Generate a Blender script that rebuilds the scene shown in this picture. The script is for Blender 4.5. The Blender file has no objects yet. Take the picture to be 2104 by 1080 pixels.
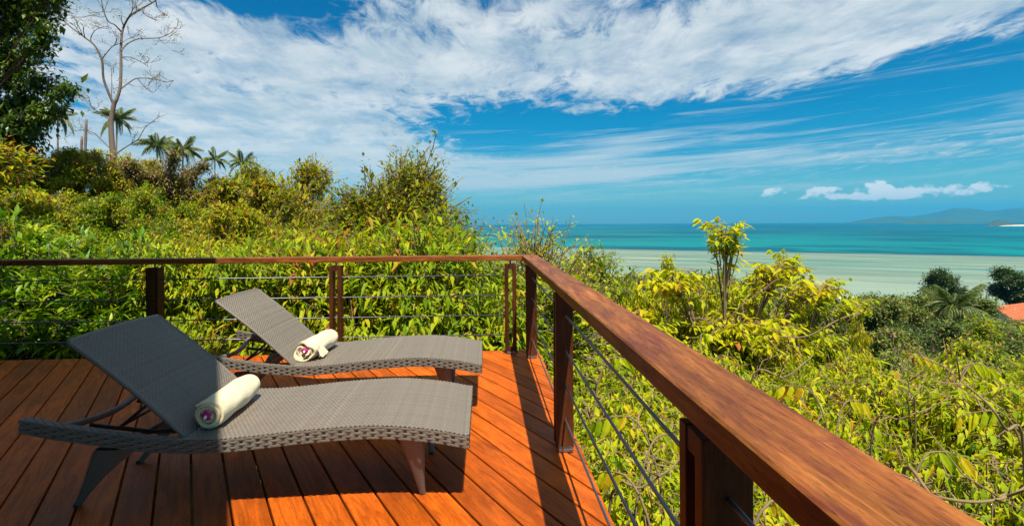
import bpy, bmesh, math, random
import numpy as np
from mathutils import Vector, Matrix
PI = math.pi
SC = bpy.context.scene
COL = SC.collection

# ------------------------------------------------------------------ camera
F_PX, CX, HY = 1052.0, 1052.0, 458.0            # focal length, centre and eye level in pixels of the 2104 x 1080 photograph
YAW, ROLL, CAM_H = math.atan(58 / F_PX), math.radians(0.36), 1.33
cam = bpy.data.cameras.new('camera')
cam_o = bpy.data.objects.new('camera', cam); COL.objects.link(cam_o)
cam.sensor_width = 36.0
cam.lens = F_PX / 2104 * 36
cam.shift_y = -(540 - HY) / 2104
cam.clip_start, cam.clip_end = 0.05, 90000
cam_o.matrix_world = Matrix.Translation((0, 0, CAM_H)) @ Matrix.Rotation(-YAW, 4, 'Z') @ Matrix.Rotation(PI / 2, 4, 'X') @ Matrix.Rotation(-ROLL, 4, 'Z')
SC.camera = cam_o

# ------------------------------------------------------------------ world, sun, exposure
SUN_TO = Vector((0.129, -0.50, 1.0)).normalized()   # direction towards the sun
sun_el = math.asin(SUN_TO.z)
sun_az = math.atan2(SUN_TO.x, SUN_TO.y)             # clockwise from +Y
W = bpy.data.worlds.new('World'); SC.world = W; W.use_nodes = True
wt = W.node_tree; wt.nodes.clear()


class G:
    """tiny node-graph helper"""
    def __init__(s, tree): s.t = tree
    def n(s, kind, **kw):
        nd = s.t.nodes.new(kind)
        for k, v in kw.items():
            if k == 'inp':
                for kk, vv in v.items(): s.put(nd.inputs[kk], vv)
            else: setattr(nd, k, v)
        return nd
    def put(s, sock, v):
        if hasattr(v, 'is_output') or isinstance(v, bpy.types.NodeSocket): s.t.links.new(v, sock)
        else: sock.default_value = v
    def m(s, op, a, b=0.0, c=0.0, clamp=False):
        nd = s.t.nodes.new('ShaderNodeMath'); nd.operation = op; nd.use_clamp = clamp
        for i, v in enumerate((a, b, c)): s.put(nd.inputs[i], v)
        return nd.outputs[0]
    def mix(s, f, a, b, mode='MIX'):
        nd = s.t.nodes.new('ShaderNodeMix'); nd.data_type = 'RGBA'; nd.blend_type = mode
        s.put(nd.inputs[0], f); s.put(nd.inputs[6], a); s.put(nd.inputs[7], b)
        return nd.outputs[2]
    def step(s, v, lo, hi, a=0.0, b=1.0):
        nd = s.t.nodes.new('ShaderNodeMapRange'); nd.interpolation_type = 'SMOOTHSTEP'
        for i, x in enumerate((v, lo, hi, a, b)): s.put(nd.inputs[i], x)
        return nd.outputs[0]
    def xyz(s, x, y, z=0.0):
        nd = s.t.nodes.new('ShaderNodeCombineXYZ')
        for i, v in enumerate((x, y, z)): s.put(nd.inputs[i], v)
        return nd.outputs[0]
    def noise(s, vec, scale, detail=4, rough=0.55, dist=0.0, out=0):
        nd = s.t.nodes.new('ShaderNodeTexNoise')
        s.put(nd.inputs['Vector'], vec); s.put(nd.inputs['Scale'], scale); s.put(nd.inputs['Detail'], detail)
        s.put(nd.inputs['Roughness'], rough); s.put(nd.inputs['Distortion'], dist)
        return nd.outputs[out]
    def ramp(s, v, stops, interp='LINEAR'):
        nd = s.t.nodes.new('ShaderNodeValToRGB'); cr = nd.color_ramp; cr.interpolation = interp
        while len(cr.elements) < len(stops): cr.elements.new(0.5)
        for e, (p, c) in zip(cr.elements, stops):
            e.position = p; e.color = (c[0], c[1], c[2], 1)
        s.put(nd.inputs[0], v)
        return nd.outputs[0]
    def mapping(s, vec, loc=(0, 0, 0), rot=(0, 0, 0), sc=(1, 1, 1)):
        nd = s.t.nodes.new('ShaderNodeMapping')
        s.put(nd.inputs[0], vec); nd.inputs[1].default_value = loc; nd.inputs[2].default_value = rot; nd.inputs[3].default_value = sc
        return nd.outputs[0]


def px_az_el(px, py):
    t = (px - CX) / F_PX
    return math.atan(t) + YAW, math.atan((HY - py) / F_PX * math.cos(math.atan(t)))


def build_world():
    g = G(wt)
    tc = g.n('ShaderNodeTexCoord').outputs['Generated']
    sp = g.n('ShaderNodeSeparateXYZ', inp={0: tc})
    x, y, z = sp.outputs
    az = g.m('ARCTAN2', x, y)
    el = g.m('ARCSINE', z)
    sky = g.n('ShaderNodeTexSky', sky_type='NISHITA', sun_disc=False, sun_elevation=sun_el, sun_rotation=sun_az,
              altitude=60, air_density=1.0, dust_density=0.4, ozone_density=2.5)
    hs = g.n('ShaderNodeHueSaturation', inp={'Hue': 0.5, 'Saturation': 1.35, 'Value': 1.0, 'Fac': 1.0, 'Color': sky.outputs[0]})
    tintc = g.mix(g.step(el, .0, .20), (0.60, 1.04, 1.05, 1), (0.07, 0.93, 1.06, 1))
    base = g.mix(1.0, hs.outputs[0], tintc, 'MULTIPLY')
    zc = g.m('ADD', g.m('MAXIMUM', z, 0.0), 0.10)
    plane = g.xyz(g.m('DIVIDE', x, zc), g.m('DIVIDE', y, zc), 0.0)

    def blob(px, py, wx, wy, amp, tilt=0.0):
        a0, e0 = px_az_el(px, py)
        da, de = g.m('SUBTRACT', az, a0), g.m('SUBTRACT', el, e0)
        c, s_ = math.cos(tilt), math.sin(tilt)
        u = g.m('DIVIDE', g.m('ADD', g.m('MULTIPLY', da, c), g.m('MULTIPLY', de, s_)), wx)
        v = g.m('DIVIDE', g.m('SUBTRACT', g.m('MULTIPLY', de, c), g.m('MULTIPLY', da, s_)), wy)
        q = g.m('ADD', g.m('MULTIPLY', u, u), g.m('MULTIPLY', v, v))
        return g.m('MULTIPLY', g.m('EXPONENT', g.m('MULTIPLY', q, -1.0)), amp)

    def total(lst):
        r = lst[0]
        for k in lst[1:]: r = g.m('ADD', r, k)
        return r
    # broad cover: a bank of altocumulus on the left and overhead, clear gap on the right
    cover = total([blob(400, 170, .55, .22, .17, -.05), blob(870, 120, .33, .15, .13, -.12), blob(1500, 30, .42, .080, .14, .16),
                   blob(1960, 20, .40, .075, .17, .20), blob(560, 330, .5, .07, .12, .0), blob(1680, 85, .30, .05, .10, .18), blob(1380, 110, .16, .06, .06),
                   blob(1650, 225, .60, .050, -.20, .10), blob(960, 250, .17, .060, -.20, -.15), blob(1120, 215, .12, .05, -.07), blob(800, 60, .10, .03, -.06), blob(1960, 170, .22, .035, -.16, .15),
                   blob(560, 0, .17, .04, -.22, -.1), blob(130, 160, .09, .05, -.08), blob(1230, 280, .25, .04, -.16)])
    w1 = g.noise(plane, 0.9, 3, 0.5, out=1)
    warped = g.n('ShaderNodeVectorMath', operation='MULTIPLY_ADD', inp={0: w1, 1: (.45, .45, 0), 2: plane}).outputs[0]
    big = g.noise(g.mapping(warped, rot=(0, 0, .35), sc=(1.15, .85, 1)), 1.05, 8, 0.58, .25)
    puff = g.noise(g.mapping(warped, loc=(3, 7, 0), rot=(0, 0, .3), sc=(1.55, .85, 1)), 5.2, 8, 0.64, .5)
    dens = g.m('ADD', g.m('ADD', g.m('MULTIPLY', big, .40), g.m('MULTIPLY', puff, .60)), g.m('ADD', cover, g.step(el, .42, .75, 0, .10)))  # more cloud overhead, out of view, added to whiten the ambient light
    c1 = g.m('MULTIPLY', g.step(dens, .492, .665), g.step(g.noise(g.mapping(warped, loc=(9, 4, 0), sc=(1.9, 1.1, 1)), 2.4, 7, .65), .22, .62, .45, 1.0))
    c1 = g.m('MULTIPLY', c1, g.step(el, .03, .13))
    # thin streaks low over the sea, rising slightly to the right
    st = g.xyz(g.m('MULTIPLY', az, 2.2), g.m('MULTIPLY', g.m('SUBTRACT', el, g.m('MULTIPLY', az, .045)), 38.0), 2.0)
    sw = g.noise(st, .8, 2, .5, out=1)
    stw = g.n('ShaderNodeVectorMath', operation='MULTIPLY_ADD', inp={0: sw, 1: (.8, .9, 0), 2: st}).outputs[0]
    streak = g.noise(stw, 1.25, 9, .66, .3)
    low = total([blob(1150, 345, .34, .045, .24, .05), blob(1750, 345, .42, .045, .17, .07), blob(1900, 262, .34, .030, .13, .06), blob(650, 360, .4, .07, .24),
                 blob(1290, 298, .10, .012, .16, .14), blob(1480, 245, .12, .02, .06, .05)])
    c2 = g.m('MULTIPLY', g.step(g.m('ADD', streak, low), .56, .92), g.m('MULTIPLY', g.step(el, .02, .05), .86))
    # small cumulus heaps near the horizon
    cn = g.noise(g.xyz(g.m('MULTIPLY', az, 42.0), g.m('MULTIPLY', el, 60.0), 5.0), 1.0, 6, .55)
    cu = total([blob(1812, 397, .036, .016, .36), blob(1690, 397, .026, .010, .33), blob(1592, 399, .024, .009, .27), blob(1872, 403, .016, .007, .3), blob(1745, 409, .10, .006, .20),
                blob(1930, 394, .03, .009, .22), blob(2020, 389, .035, .009, .20), blob(1985, 402, .04, .006, .18)])
    c3 = g.m('MULTIPLY', g.step(g.m('ADD', cn, cu), .64, .80), g.step(cu, .06, .16))
    shade = g.noise(g.mapping(warped, loc=(1, 2, 0)), 2.2, 5, .6)
    ccol = g.mix(g.step(shade, .35, .65), (6.0, 7.2, 7.8, 1), (9.0, 9.4, 9.5, 1))
    skyc = g.mix(g.m('MULTIPLY', c1, .93), base, ccol)
    skyc = g.mix(c2, skyc, (7.0, 8.2, 8.6, 1))
    skyc = g.mix(g.m('MULTIPLY', c3, .9), skyc, (11.5, 11.4, 11.0, 1))
    bg = g.n('ShaderNodeBackground', inp={'Color': skyc, 'Strength': 0.054})
    out = g.n('ShaderNodeOutputWorld')
    wt.links.new(bg.outputs[0], out.inputs[0])


build_world()
sun = bpy.data.lights.new('sun', 'SUN'); sun.energy = 5.0; sun.angle = math.radians(0.53); sun.color = (1.0, .94, .82)
sun_o = bpy.data.objects.new('sun', sun); COL.objects.link(sun_o)
sun_o.rotation_euler = SUN_TO.to_track_quat('Z', 'Y').to_euler(); sun_o.location = (0, 0, 30)
SC.view_settings.view_transform = 'Standard'; SC.view_settings.look = 'None'
SC.view_settings.exposure = 0.78; SC.view_settings.gamma = 1.0; SC.view_settings.use_curve_mapping = False
SC.render.engine = 'CYCLES'
SC.cycles.use_denoising = True
SC.cycles.max_bounces = 8; SC.cycles.diffuse_bounces = 3; SC.cycles.glossy_bounces = 3
SC.cycles.transmission_bounces = 5; SC.cycles.volume_bounces = 0; SC.cycles.transparent_max_bounces = 8
SC.cycles.use_adaptive_sampling = True; SC.cycles.adaptive_threshold = 0.012

# ------------------------------------------------------------------ helpers
def unproject(px, py, depth):
    """point seen at a photograph pixel, at a depth along the view axis"""
    x, y = px - CX, py - 540
    c, s = math.cos(ROLL), math.sin(ROLL)
    x, y = x * c - y * s, x * s + y * c
    xc = x / F_PX * depth
    zz = CAM_H - (y + 540 - HY) / F_PX * depth
    return Vector((xc * math.cos(YAW) + depth * math.sin(YAW), -xc * math.sin(YAW) + depth * math.cos(YAW), zz))


def tag(o, label=None, cat=None, group=None, kind=None):
    if label: o['label'] = label
    if cat: o['category'] = cat
    if group: o['group'] = group
    if kind: o['kind'] = kind
    return o


def empty(name, loc=(0, 0, 0), rz=0.0, label=None, cat=None, group=None):
    o = bpy.data.objects.new(name, None); COL.objects.link(o)
    o.empty_display_size = .1
    o.location = loc; o.rotation_euler = (0, 0, rz)
    return tag(o, label, cat, group)


def link(name, me, mat=None, parent=None, smooth=False):
    o = bpy.data.objects.new(name, me); COL.objects.link(o)
    if mat is not None and not me.materials: me.materials.append(mat)
    if parent is not None: o.parent = parent
    return o


def npmesh(name, V, polys, smooth=False, attrs=None):
    """mesh from numpy vertices and a list of (n,k) index arrays"""
    V = np.asarray(V, dtype=np.float32)
    polys = [np.asarray(p, dtype=np.int32) for p in polys if len(p)]
    me = bpy.data.meshes.new(name)
    me.vertices.add(len(V)); me.vertices.foreach_set('co', V.ravel())
    nl = sum(p.size for p in polys); npo = sum(len(p) for p in polys)
    me.loops.add(nl); me.loops.foreach_set('vertex_index', np.concatenate([p.ravel() for p in polys]))
    starts, st = [], 0
    for p in polys:
        starts.append(st + np.arange(len(p)) * p.shape[1]); st += p.size
    me.polygons.add(npo); me.polygons.foreach_set('loop_start', np.concatenate(starts).astype(np.int32))
    me.polygons.foreach_set('use_smooth', np.full(npo, bool(smooth)))
    for k, v in (attrs or {}).items():
        a = me.attributes.new(k, 'FLOAT', 'POINT'); a.data.foreach_set('value', np.asarray(v, dtype=np.float32))
    me.update(calc_edges=True); me.validate()
    return me


class MB:
    """collects boxes, tubes and grids; build() links them as ONE mesh object"""
    def __init__(s): s.V, s.P3, s.P4, s.n, s.A = [], [], [], 0, []
    def add(s, V, P4=None, P3=None, a=0.0):
        V = np.asarray(V, dtype=float).reshape(-1, 3)
        if P4 is not None and len(P4): s.P4.append(np.asarray(P4) + s.n)
        if P3 is not None and len(P3): s.P3.append(np.asarray(P3) + s.n)
        s.V.append(V); s.n += len(V); s.A.append(np.full(len(V), a) if np.isscalar(a) else np.asarray(a))
    def box(s, c, d, R=None, bev=0.0):
        """bevelled box: centre, full size"""
        c = np.asarray(c, float); h = np.asarray(d, float) / 2
        bm = bmesh.new(); bmesh.ops.create_cube(bm, size=1.0)
        for v in bm.verts: v.co = Vector((v.co.x * 2 * h[0], v.co.y * 2 * h[1], v.co.z * 2 * h[2]))
        if bev: bmesh.ops.bevel(bm, geom=bm.edges[:], offset=bev, segments=2, affect='EDGES', profile=.6)
        if R is not None: bm.transform(R)
        bmesh.ops.triangulate(bm, faces=[f for f in bm.faces if len(f.verts) > 4])
        bm.verts.index_update()
        V = np.array([v.co[:] for v in bm.verts]) + c
        s.add(V, [[v.index for v in f.verts] for f in bm.faces if len(f.verts) == 4], [[v.index for v in f.verts] for f in bm.faces if len(f.verts) == 3])
        bm.free()
    def tube(s, path, rad, sides=6, a=0.0, cap=True):
        P = np.asarray(path, float); m = len(P)
        r = np.full(m, rad) if np.isscalar(rad) else np.asarray(rad, float)
        T = np.gradient(P, axis=0); T /= np.linalg.norm(T, axis=1)[:, None] + 1e-9
        ref = np.array([0, 0, 1.0]) if abs(T[:, 2]).mean() < .8 else np.array([1.0, 0, 0])
        U = np.cross(T, ref); U /= np.linalg.norm(U, axis=1)[:, None] + 1e-9
        B = np.cross(T, U)
        th = np.arange(sides) / sides * 2 * PI
        ring = P[:, None, :] + r[:, None, None] * (np.cos(th)[None, :, None] * U[:, None, :] + np.sin(th)[None, :, None] * B[:, None, :])
        i, j = np.meshgrid(np.arange(m - 1), np.arange(sides), indexing='ij'); k = (j + 1) % sides
        q = np.stack([i * sides + j, i * sides + k, (i + 1) * sides + k, (i + 1) * sides + j], -1).reshape(-1, 4)
        V = ring.reshape(-1, 3); p3 = None
        if cap:
            V = np.vstack([V, P[:1], P[-1:]]); n0 = m * sides
            jj = np.arange(sides); kk = (jj + 1) % sides
            p3 = np.vstack([np.stack([np.full(sides, n0), kk, jj], 1), np.stack([np.full(sides, n0 + 1), (m - 1) * sides + jj, (m - 1) * sides + kk], 1)])
        s.add(V, q, p3, a)
    def grid(s, Gd, a=0.0):
        Gd = np.asarray(Gd, float); m, n = Gd.shape[:2]
        i, j = np.meshgrid(np.arange(m - 1), np.arange(n - 1), indexing='ij')
        s.add(Gd.reshape(-1, 3), np.stack([i * n + j, (i + 1) * n + j, (i + 1) * n + j + 1, i * n + j + 1], -1).reshape(-1, 4), None, a)
    def mesh(s, name, smooth=False, attr=None):
        P = []
        if s.P4: P.append(np.vstack(s.P4))
        if s.P3: P.append(np.vstack(s.P3))
        return npmesh(name, np.vstack(s.V), P, smooth, {attr: np.concatenate(s.A)} if attr else None)
    def build(s, name, mat, parent=None, smooth=False, attr=None):
        return link(name, s.mesh(name, smooth, attr), mat, parent)


def copy_tree(o, parent=None):
    c = o.copy(); COL.objects.link(c)
    if parent is not None: c.parent = parent
    for ch in list(o.children): copy_tree(ch, c)
    return c


def new_mat(name):
    m = bpy.data.materials.new(name); m.use_nodes = True
    t = m.node_tree; t.nodes.clear(); g = G(t)
    out = g.n('ShaderNodeOutputMaterial')
    return m, g, out


def principled(g, out, **inp):
    b = g.n('ShaderNodeBsdfPrincipled', inp={k: v for k, v in inp.items()})
    g.t.links.new(b.outputs[0], out.inputs[0])
    return b


def bump(g, h, strength=.3, dist=.01):
    return g.n('ShaderNodeBump', inp={'Height': h, 'Strength': strength, 'Distance': dist}).outputs[0]


# ------------------------------------------------------------------ materials
def wood_mat(name, c_dark, c_mid, c_light, rough=.42, spec=.4, axis=0, vary=.25, patch=None, fine_w=.52):
    m, g, out = new_mat(name)
    tc = g.n('ShaderNodeTexCoord'); oi = g.n('ShaderNodeObjectInfo')
    rnd = oi.outputs['Random']
    off = g.xyz(g.m('MULTIPLY', rnd, 37.0), g.m('MULTIPLY', rnd, 91.0), g.m('MULTIPLY', rnd, 53.0))
    v = g.n('ShaderNodeVectorMath', operation='ADD', inp={0: tc.outputs['Object'], 1: off}).outputs[0]
    sc = [16.0, 16.0, 16.0]; sc[axis] = 1.9
    fine = [190.0, 190.0, 190.0]; fine[axis] = 14.0
    n1 = g.noise(g.mapping(v, sc=sc), 1.0, 8, .68, 1.3)
    n2 = g.noise(g.mapping(v, sc=fine), 1.0, 4, .65, .3)
    n3 = g.noise(v, 1.6, 4, .6)
    f = g.m('ADD', g.m('MULTIPLY', n1, 1 - fine_w), g.m('MULTIPLY', n2, fine_w))
    col = g.ramp(f, [(.28, c_dark), (.5, c_mid), (.74, c_light)])
    if patch:
        pn = g.noise(g.mapping(v, loc=(4, 1, 2), sc=[2.4 if k == axis else 9.0 for k in range(3)]), 1.0, 8, .68, 1.8)
        col = g.mix(g.step(pn, .50, .66, 0, .75), col, (*patch, 1))
    tone = g.m('ADD', 1.0 - vary / 2, g.m('MULTIPLY', rnd, vary))
    tone = g.m('MULTIPLY', tone, g.step(n3, .25, .75, .68, 1.16))
    swirl = g.noise(g.mapping(v, sc=[1.7 if k == axis else 15.0 for k in range(3)]), 1.0, 3, .5, 2.6)
    tone = g.m('MULTIPLY', tone, g.step(swirl, .38, .60, .72, 1.06))
    pore = g.step(g.noise(g.mapping(v, sc=[k * 2.2 for k in fine]), 1.0, 2, .5), .34, .42, .55, 1.0)
    tone = g.m('MULTIPLY', tone, pore)
    col = g.mix(1.0, col, g.xyz(tone, tone, tone), 'MULTIPLY')
    rr = g.m('ADD', rough - .1, g.m('MULTIPLY', n3, .22))
    principled(g, out, **{'Base Color': col, 'Roughness': rr, 'Specular IOR Level': spec, 'Normal': bump(g, f, .25, .004)})
    return m


M = {}
M['deck'] = wood_mat('deck_wood', (.34, .056, .004), (.50, .094, .005), (.60, .135, .010), .5, .18, 0, .46)
M['rail'] = wood_mat('rail_wood', (.095, .027, .009), (.245, .076, .016), (.43, .170, .036), .48, .13, 0, .05, (.150, .034, .020), .34)
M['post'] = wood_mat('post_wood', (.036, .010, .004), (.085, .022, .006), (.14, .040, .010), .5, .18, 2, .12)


def simple_mat(name, col, rough=.5, metal=0.0, spec=.5, nscale=None, namp=.2, bumpd=0.0):
    m, g, out = new_mat(name)
    c = (*col, 1)
    nrm = None
    if nscale:
        tc = g.n('ShaderNodeTexCoord').outputs['Object']
        n = g.noise(tc, nscale, 5, .6)
        k = g.m('ADD', 1 - namp, g.m('MULTIPLY', n, 2 * namp))
        c = g.mix(1.0, c, g.xyz(k, k, k), 'MULTIPLY')
        if bumpd: nrm = bump(g, n, .5, bumpd)
    b = principled(g, out, **{'Base Color': c, 'Roughness': rough, 'Metallic': metal, 'Specular IOR Level': spec})
    if nrm is not None: g.t.links.new(nrm, b.inputs['Normal'])
    return m


M['steel'] = simple_mat('cable_steel', (.20, .21, .22), .55, 1.0, .5, 40, .12)
M['bracket'] = simple_mat('bracket_steel', (.26, .26, .27), .45, 1.0, .5, 60, .25)
M['tube'] = simple_mat('dark_frame_tube', (.045, .036, .030), .5, 0, .4, 30, .2)
M['wicker_core'] = simple_mat('wicker_core', (.030, .024, .020), .8, 0, .1)
M['rock'] = simple_mat('pale_rock', (.40, .38, .35), .9, 0, .2, 16, .8, .05)
M['trunk'] = simple_mat('grey_bark', (.20, .15, .105), .85, 0, .2, 9, .4, .02)
M['twig'] = simple_mat('pale_twigs', (.215, .145, .080), .8, 0, .2, 14, .35)
M['dark_bark'] = simple_mat('dark_bark', (.05, .035, .022), .9, 0, .1, 9, .3, .02)
M['dead'] = simple_mat('dead_grey_wood', (.17, .125, .095), .85, 0, .2, 6, .35, .02)
M['plaster'] = simple_mat('cream_plaster', (.62, .58, .50), .85, 0, .2, 3, .06)
M['thatch'] = simple_mat('brown_roof', (.16, .10, .06), .85, 0, .2, 8, .3)
M['petal'] = simple_mat('orchid_petal', (.42, .012, .14), .5, 0, .3, 60, .25)
M['lip'] = simple_mat('orchid_lip', (.75, .55, .60), .5, 0, .3)


def wicker_mat():
    m, g, out = new_mat('wicker_strand')
    tint = g.n('ShaderNodeAttribute', attribute_name='tint').outputs['Fac']
    tc = g.n('ShaderNodeTexCoord').outputs['Object']
    n = g.noise(tc, 160, 3, .6)
    col = g.ramp(tint, [(0, (.098, .080, .062)), (.5, (.158, .133, .104)), (1, (.222, .190, .150))])
    k = g.m('ADD', .82, g.m('MULTIPLY', n, .36))
    col = g.mix(1.0, col, g.xyz(k, k, k), 'MULTIPLY')
    principled(g, out, **{'Base Color': col, 'Roughness': .48, 'Specular IOR Level': .42, 'Normal': bump(g, n, .2, .002)})
    return m


M['wicker'] = wicker_mat()


def towel_mat():
    m, g, out = new_mat('terry_towel')
    tc = g.n('ShaderNodeTexCoord').outputs['Object']
    n = g.noise(tc, 260, 4, .7); n2 = g.noise(tc, 18, 4, .6)
    col = g.ramp(n2, [(.3, (.62, .50, .29)), (.7, (.80, .69, .44))])
    h = g.m('ADD', g.m('MULTIPLY', n, .5), n2)
    principled(g, out, **{'Base Color': col, 'Roughness': .95, 'Specular IOR Level': .1, 'Sheen Weight': .3, 'Normal': bump(g, h, .6, .006)})
    return m


M['towel'] = towel_mat()


def leaf_mat(name, stops, transl=.40, rough=.5, spec=.12, obj_var=.18):
    """leaf: each leaf's own tint runs along a colour ramp; part of the light passes through"""
    m, g, out = new_mat(name)
    tint = g.n('ShaderNodeAttribute', attribute_name='tint').outputs['Fac']
    rnd = g.n('ShaderNodeObjectInfo').outputs['Random']
    t = g.m('ADD', tint, g.m('MULTIPLY', g.m('SUBTRACT', rnd, .5), obj_var), clamp=True)
    col = g.ramp(t, stops)
    tcol = g.mix(1.0, col, (1.25, 1.30, .55, 1), 'MULTIPLY')
    b = g.n('ShaderNodeBsdfPrincipled', inp={'Base Color': col, 'Roughness': rough, 'Specular IOR Level': spec})
    tr = g.n('ShaderNodeBsdfTranslucent', inp={'Color': tcol})
    mx = g.n('ShaderNodeMixShader', inp={0: transl, 1: b.outputs[0], 2: tr.outputs[0]})
    g.t.links.new(mx.outputs[0], out.inputs[0])
    return m


M['lime'] = leaf_mat('lime_leaves', [(0, (.045, .105, .004)), (.20, (.135, .225, .005)), (.45, (.300, .375, .006)), (.74, (.500, .480, .008)), (.93, (.560, .380, .015)), (1, (.40, .14, .02))])
M['hang'] = leaf_mat('hanging_leaves', [(0, (.038, .095, .004)), (.3, (.130, .225, .006)), (.6, (.280, .360, .007)), (.86, (.440, .430, .010)), (.95, (.46, .28, .02)), (1, (.38, .12, .03))])
M['gloss'] = leaf_mat('glossy_leaves', [(0, (.020, .065, .006)), (.35, (.065, .160, .008)), (.7, (.190, .310, .010)), (1, (.400, .430, .018))], .34, .40, .25)
M['olive'] = leaf_mat('olive_leaves', [(0, (.065, .130, .005)), (.35, (.220, .300, .008)), (.72, (.440, .450, .012)), (.92, (.50, .35, .020)), (1, (.34, .13, .03))])
M['rust'] = leaf_mat('rusty_leaves', [(0, (.085, .135, .007)), (.4, (.250, .270, .010)), (.72, (.410, .330, .016)), (.9, (.40, .22, .022)), (1, (.38, .13, .022))])
M['dry'] = leaf_mat('dry_leaves', [(0, (.110, .130, .020)), (.4, (.220, .200, .045)), (.7, (.260, .175, .080)), (1, (.28, .15, .08))], .25)
M['dark'] = leaf_mat('dark_leaves', [(0, (.014, .040, .006)), (.5, (.040, .090, .010)), (.85, (.110, .170, .014)), (1, (.200, .220, .03))], .26, .38, .45)
M['palm'] = leaf_mat('palm_leaves', [(0, (.050, .085, .016)), (.5, (.115, .160, .026)), (.85, (.230, .240, .05)), (1, (.32, .27, .09))], .25, .4, .45)
M['forest'] = leaf_mat('forest_leaves', [(0, (.026, .058, .008)), (.35, (.085, .140, .012)), (.62, (.170, .215, .018)), (.85, (.240, .200, .045)), (1, (.27, .17, .085))], .2, .5, .3, .55)

# ------------------------------------------------------------------ terrain
R_KEYS = [0, 4, 8, 12, 16, 22, 60, 100, 200, 340, 460, 520, 900, 1600, 30000]
R_Z = [-2.1, -2.4, -2.7, -3.2, -5.2, -8.2, -15, -20.5, -34, -51, -59.2, -60.4, -62, -68, -90]
L_KEYS = [0, 4, 8, 14, 24, 40, 60, 90, 200, 400, 700, 1000, 1600, 30000]
L_Z = [-2.0, -1.9, -1.5, -.6, 1.2, 3.2, 3.6, 0, -20, -45, -58, -61, -68, -90]


def terrain(x, y):
    r = np.hypot(x, y); az = np.arctan2(x, y)
    a = np.interp(r, R_KEYS, R_Z); b = np.interp(r, L_KEYS, L_Z)
    t = np.clip((az + .62) / .55, 0, 1); w = t * t * (3 - 2 * t)
    w = np.where(az < -2.6, np.clip((-az - 2.6) / .5, 0, 1), w)
    n = .35 * np.sin(x * .7 + 1.3) * np.sin(y * .6) + .25 * np.sin(x * 1.7 + y * 1.1)
    return a * w + b * (1 - w) + n * np.clip(r / 8, 0, 1) * np.where(r > 400, .3, 1)


def tz(x, y): return float(terrain(np.array(x), np.array(y)))


def build_ground():
    rr = np.concatenate([np.linspace(0.01, 30, 46), np.geomspace(32, 700, 60), np.geomspace(760, 20000, 16)])
    th = np.linspace(-PI, PI, 181)
    Rr, Th = np.meshgrid(rr, th, indexing='ij')
    X, Y = Rr * np.sin(Th), Rr * np.cos(Th)
    Z = terrain(X, Y)
    mb = MB(); mb.grid(np.stack([X, Y, Z], -1)[:, ::-1])
    m, g, out = new_mat('leaf_litter_earth')
    ge = g.n('ShaderNodeNewGeometry').outputs['Position']
    n = g.noise(ge, 1.3, 8, .65); n2 = g.noise(ge, 14, 5, .6)
    near = g.ramp(n, [(.3, (.030, .040, .012)), (.5, (.075, .070, .025)), (.7, (.16, .115, .06))])
    sp = g.n('ShaderNodeSeparateXYZ', inp={0: ge})
    sand = g.step(sp.outputs[2], -59.6, -58.6, 1.0, 0.0)
    col = g.mix(sand, near, (.62, .55, .42, 1))
    principled(g, out, **{'Base Color': col, 'Roughness': .95, 'Specular IOR Level': .1, 'Normal': bump(g, n2, .8, .06)})
    o = mb.build('ground', m, None, True); tag(o, kind='structure')


build_ground()


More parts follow.
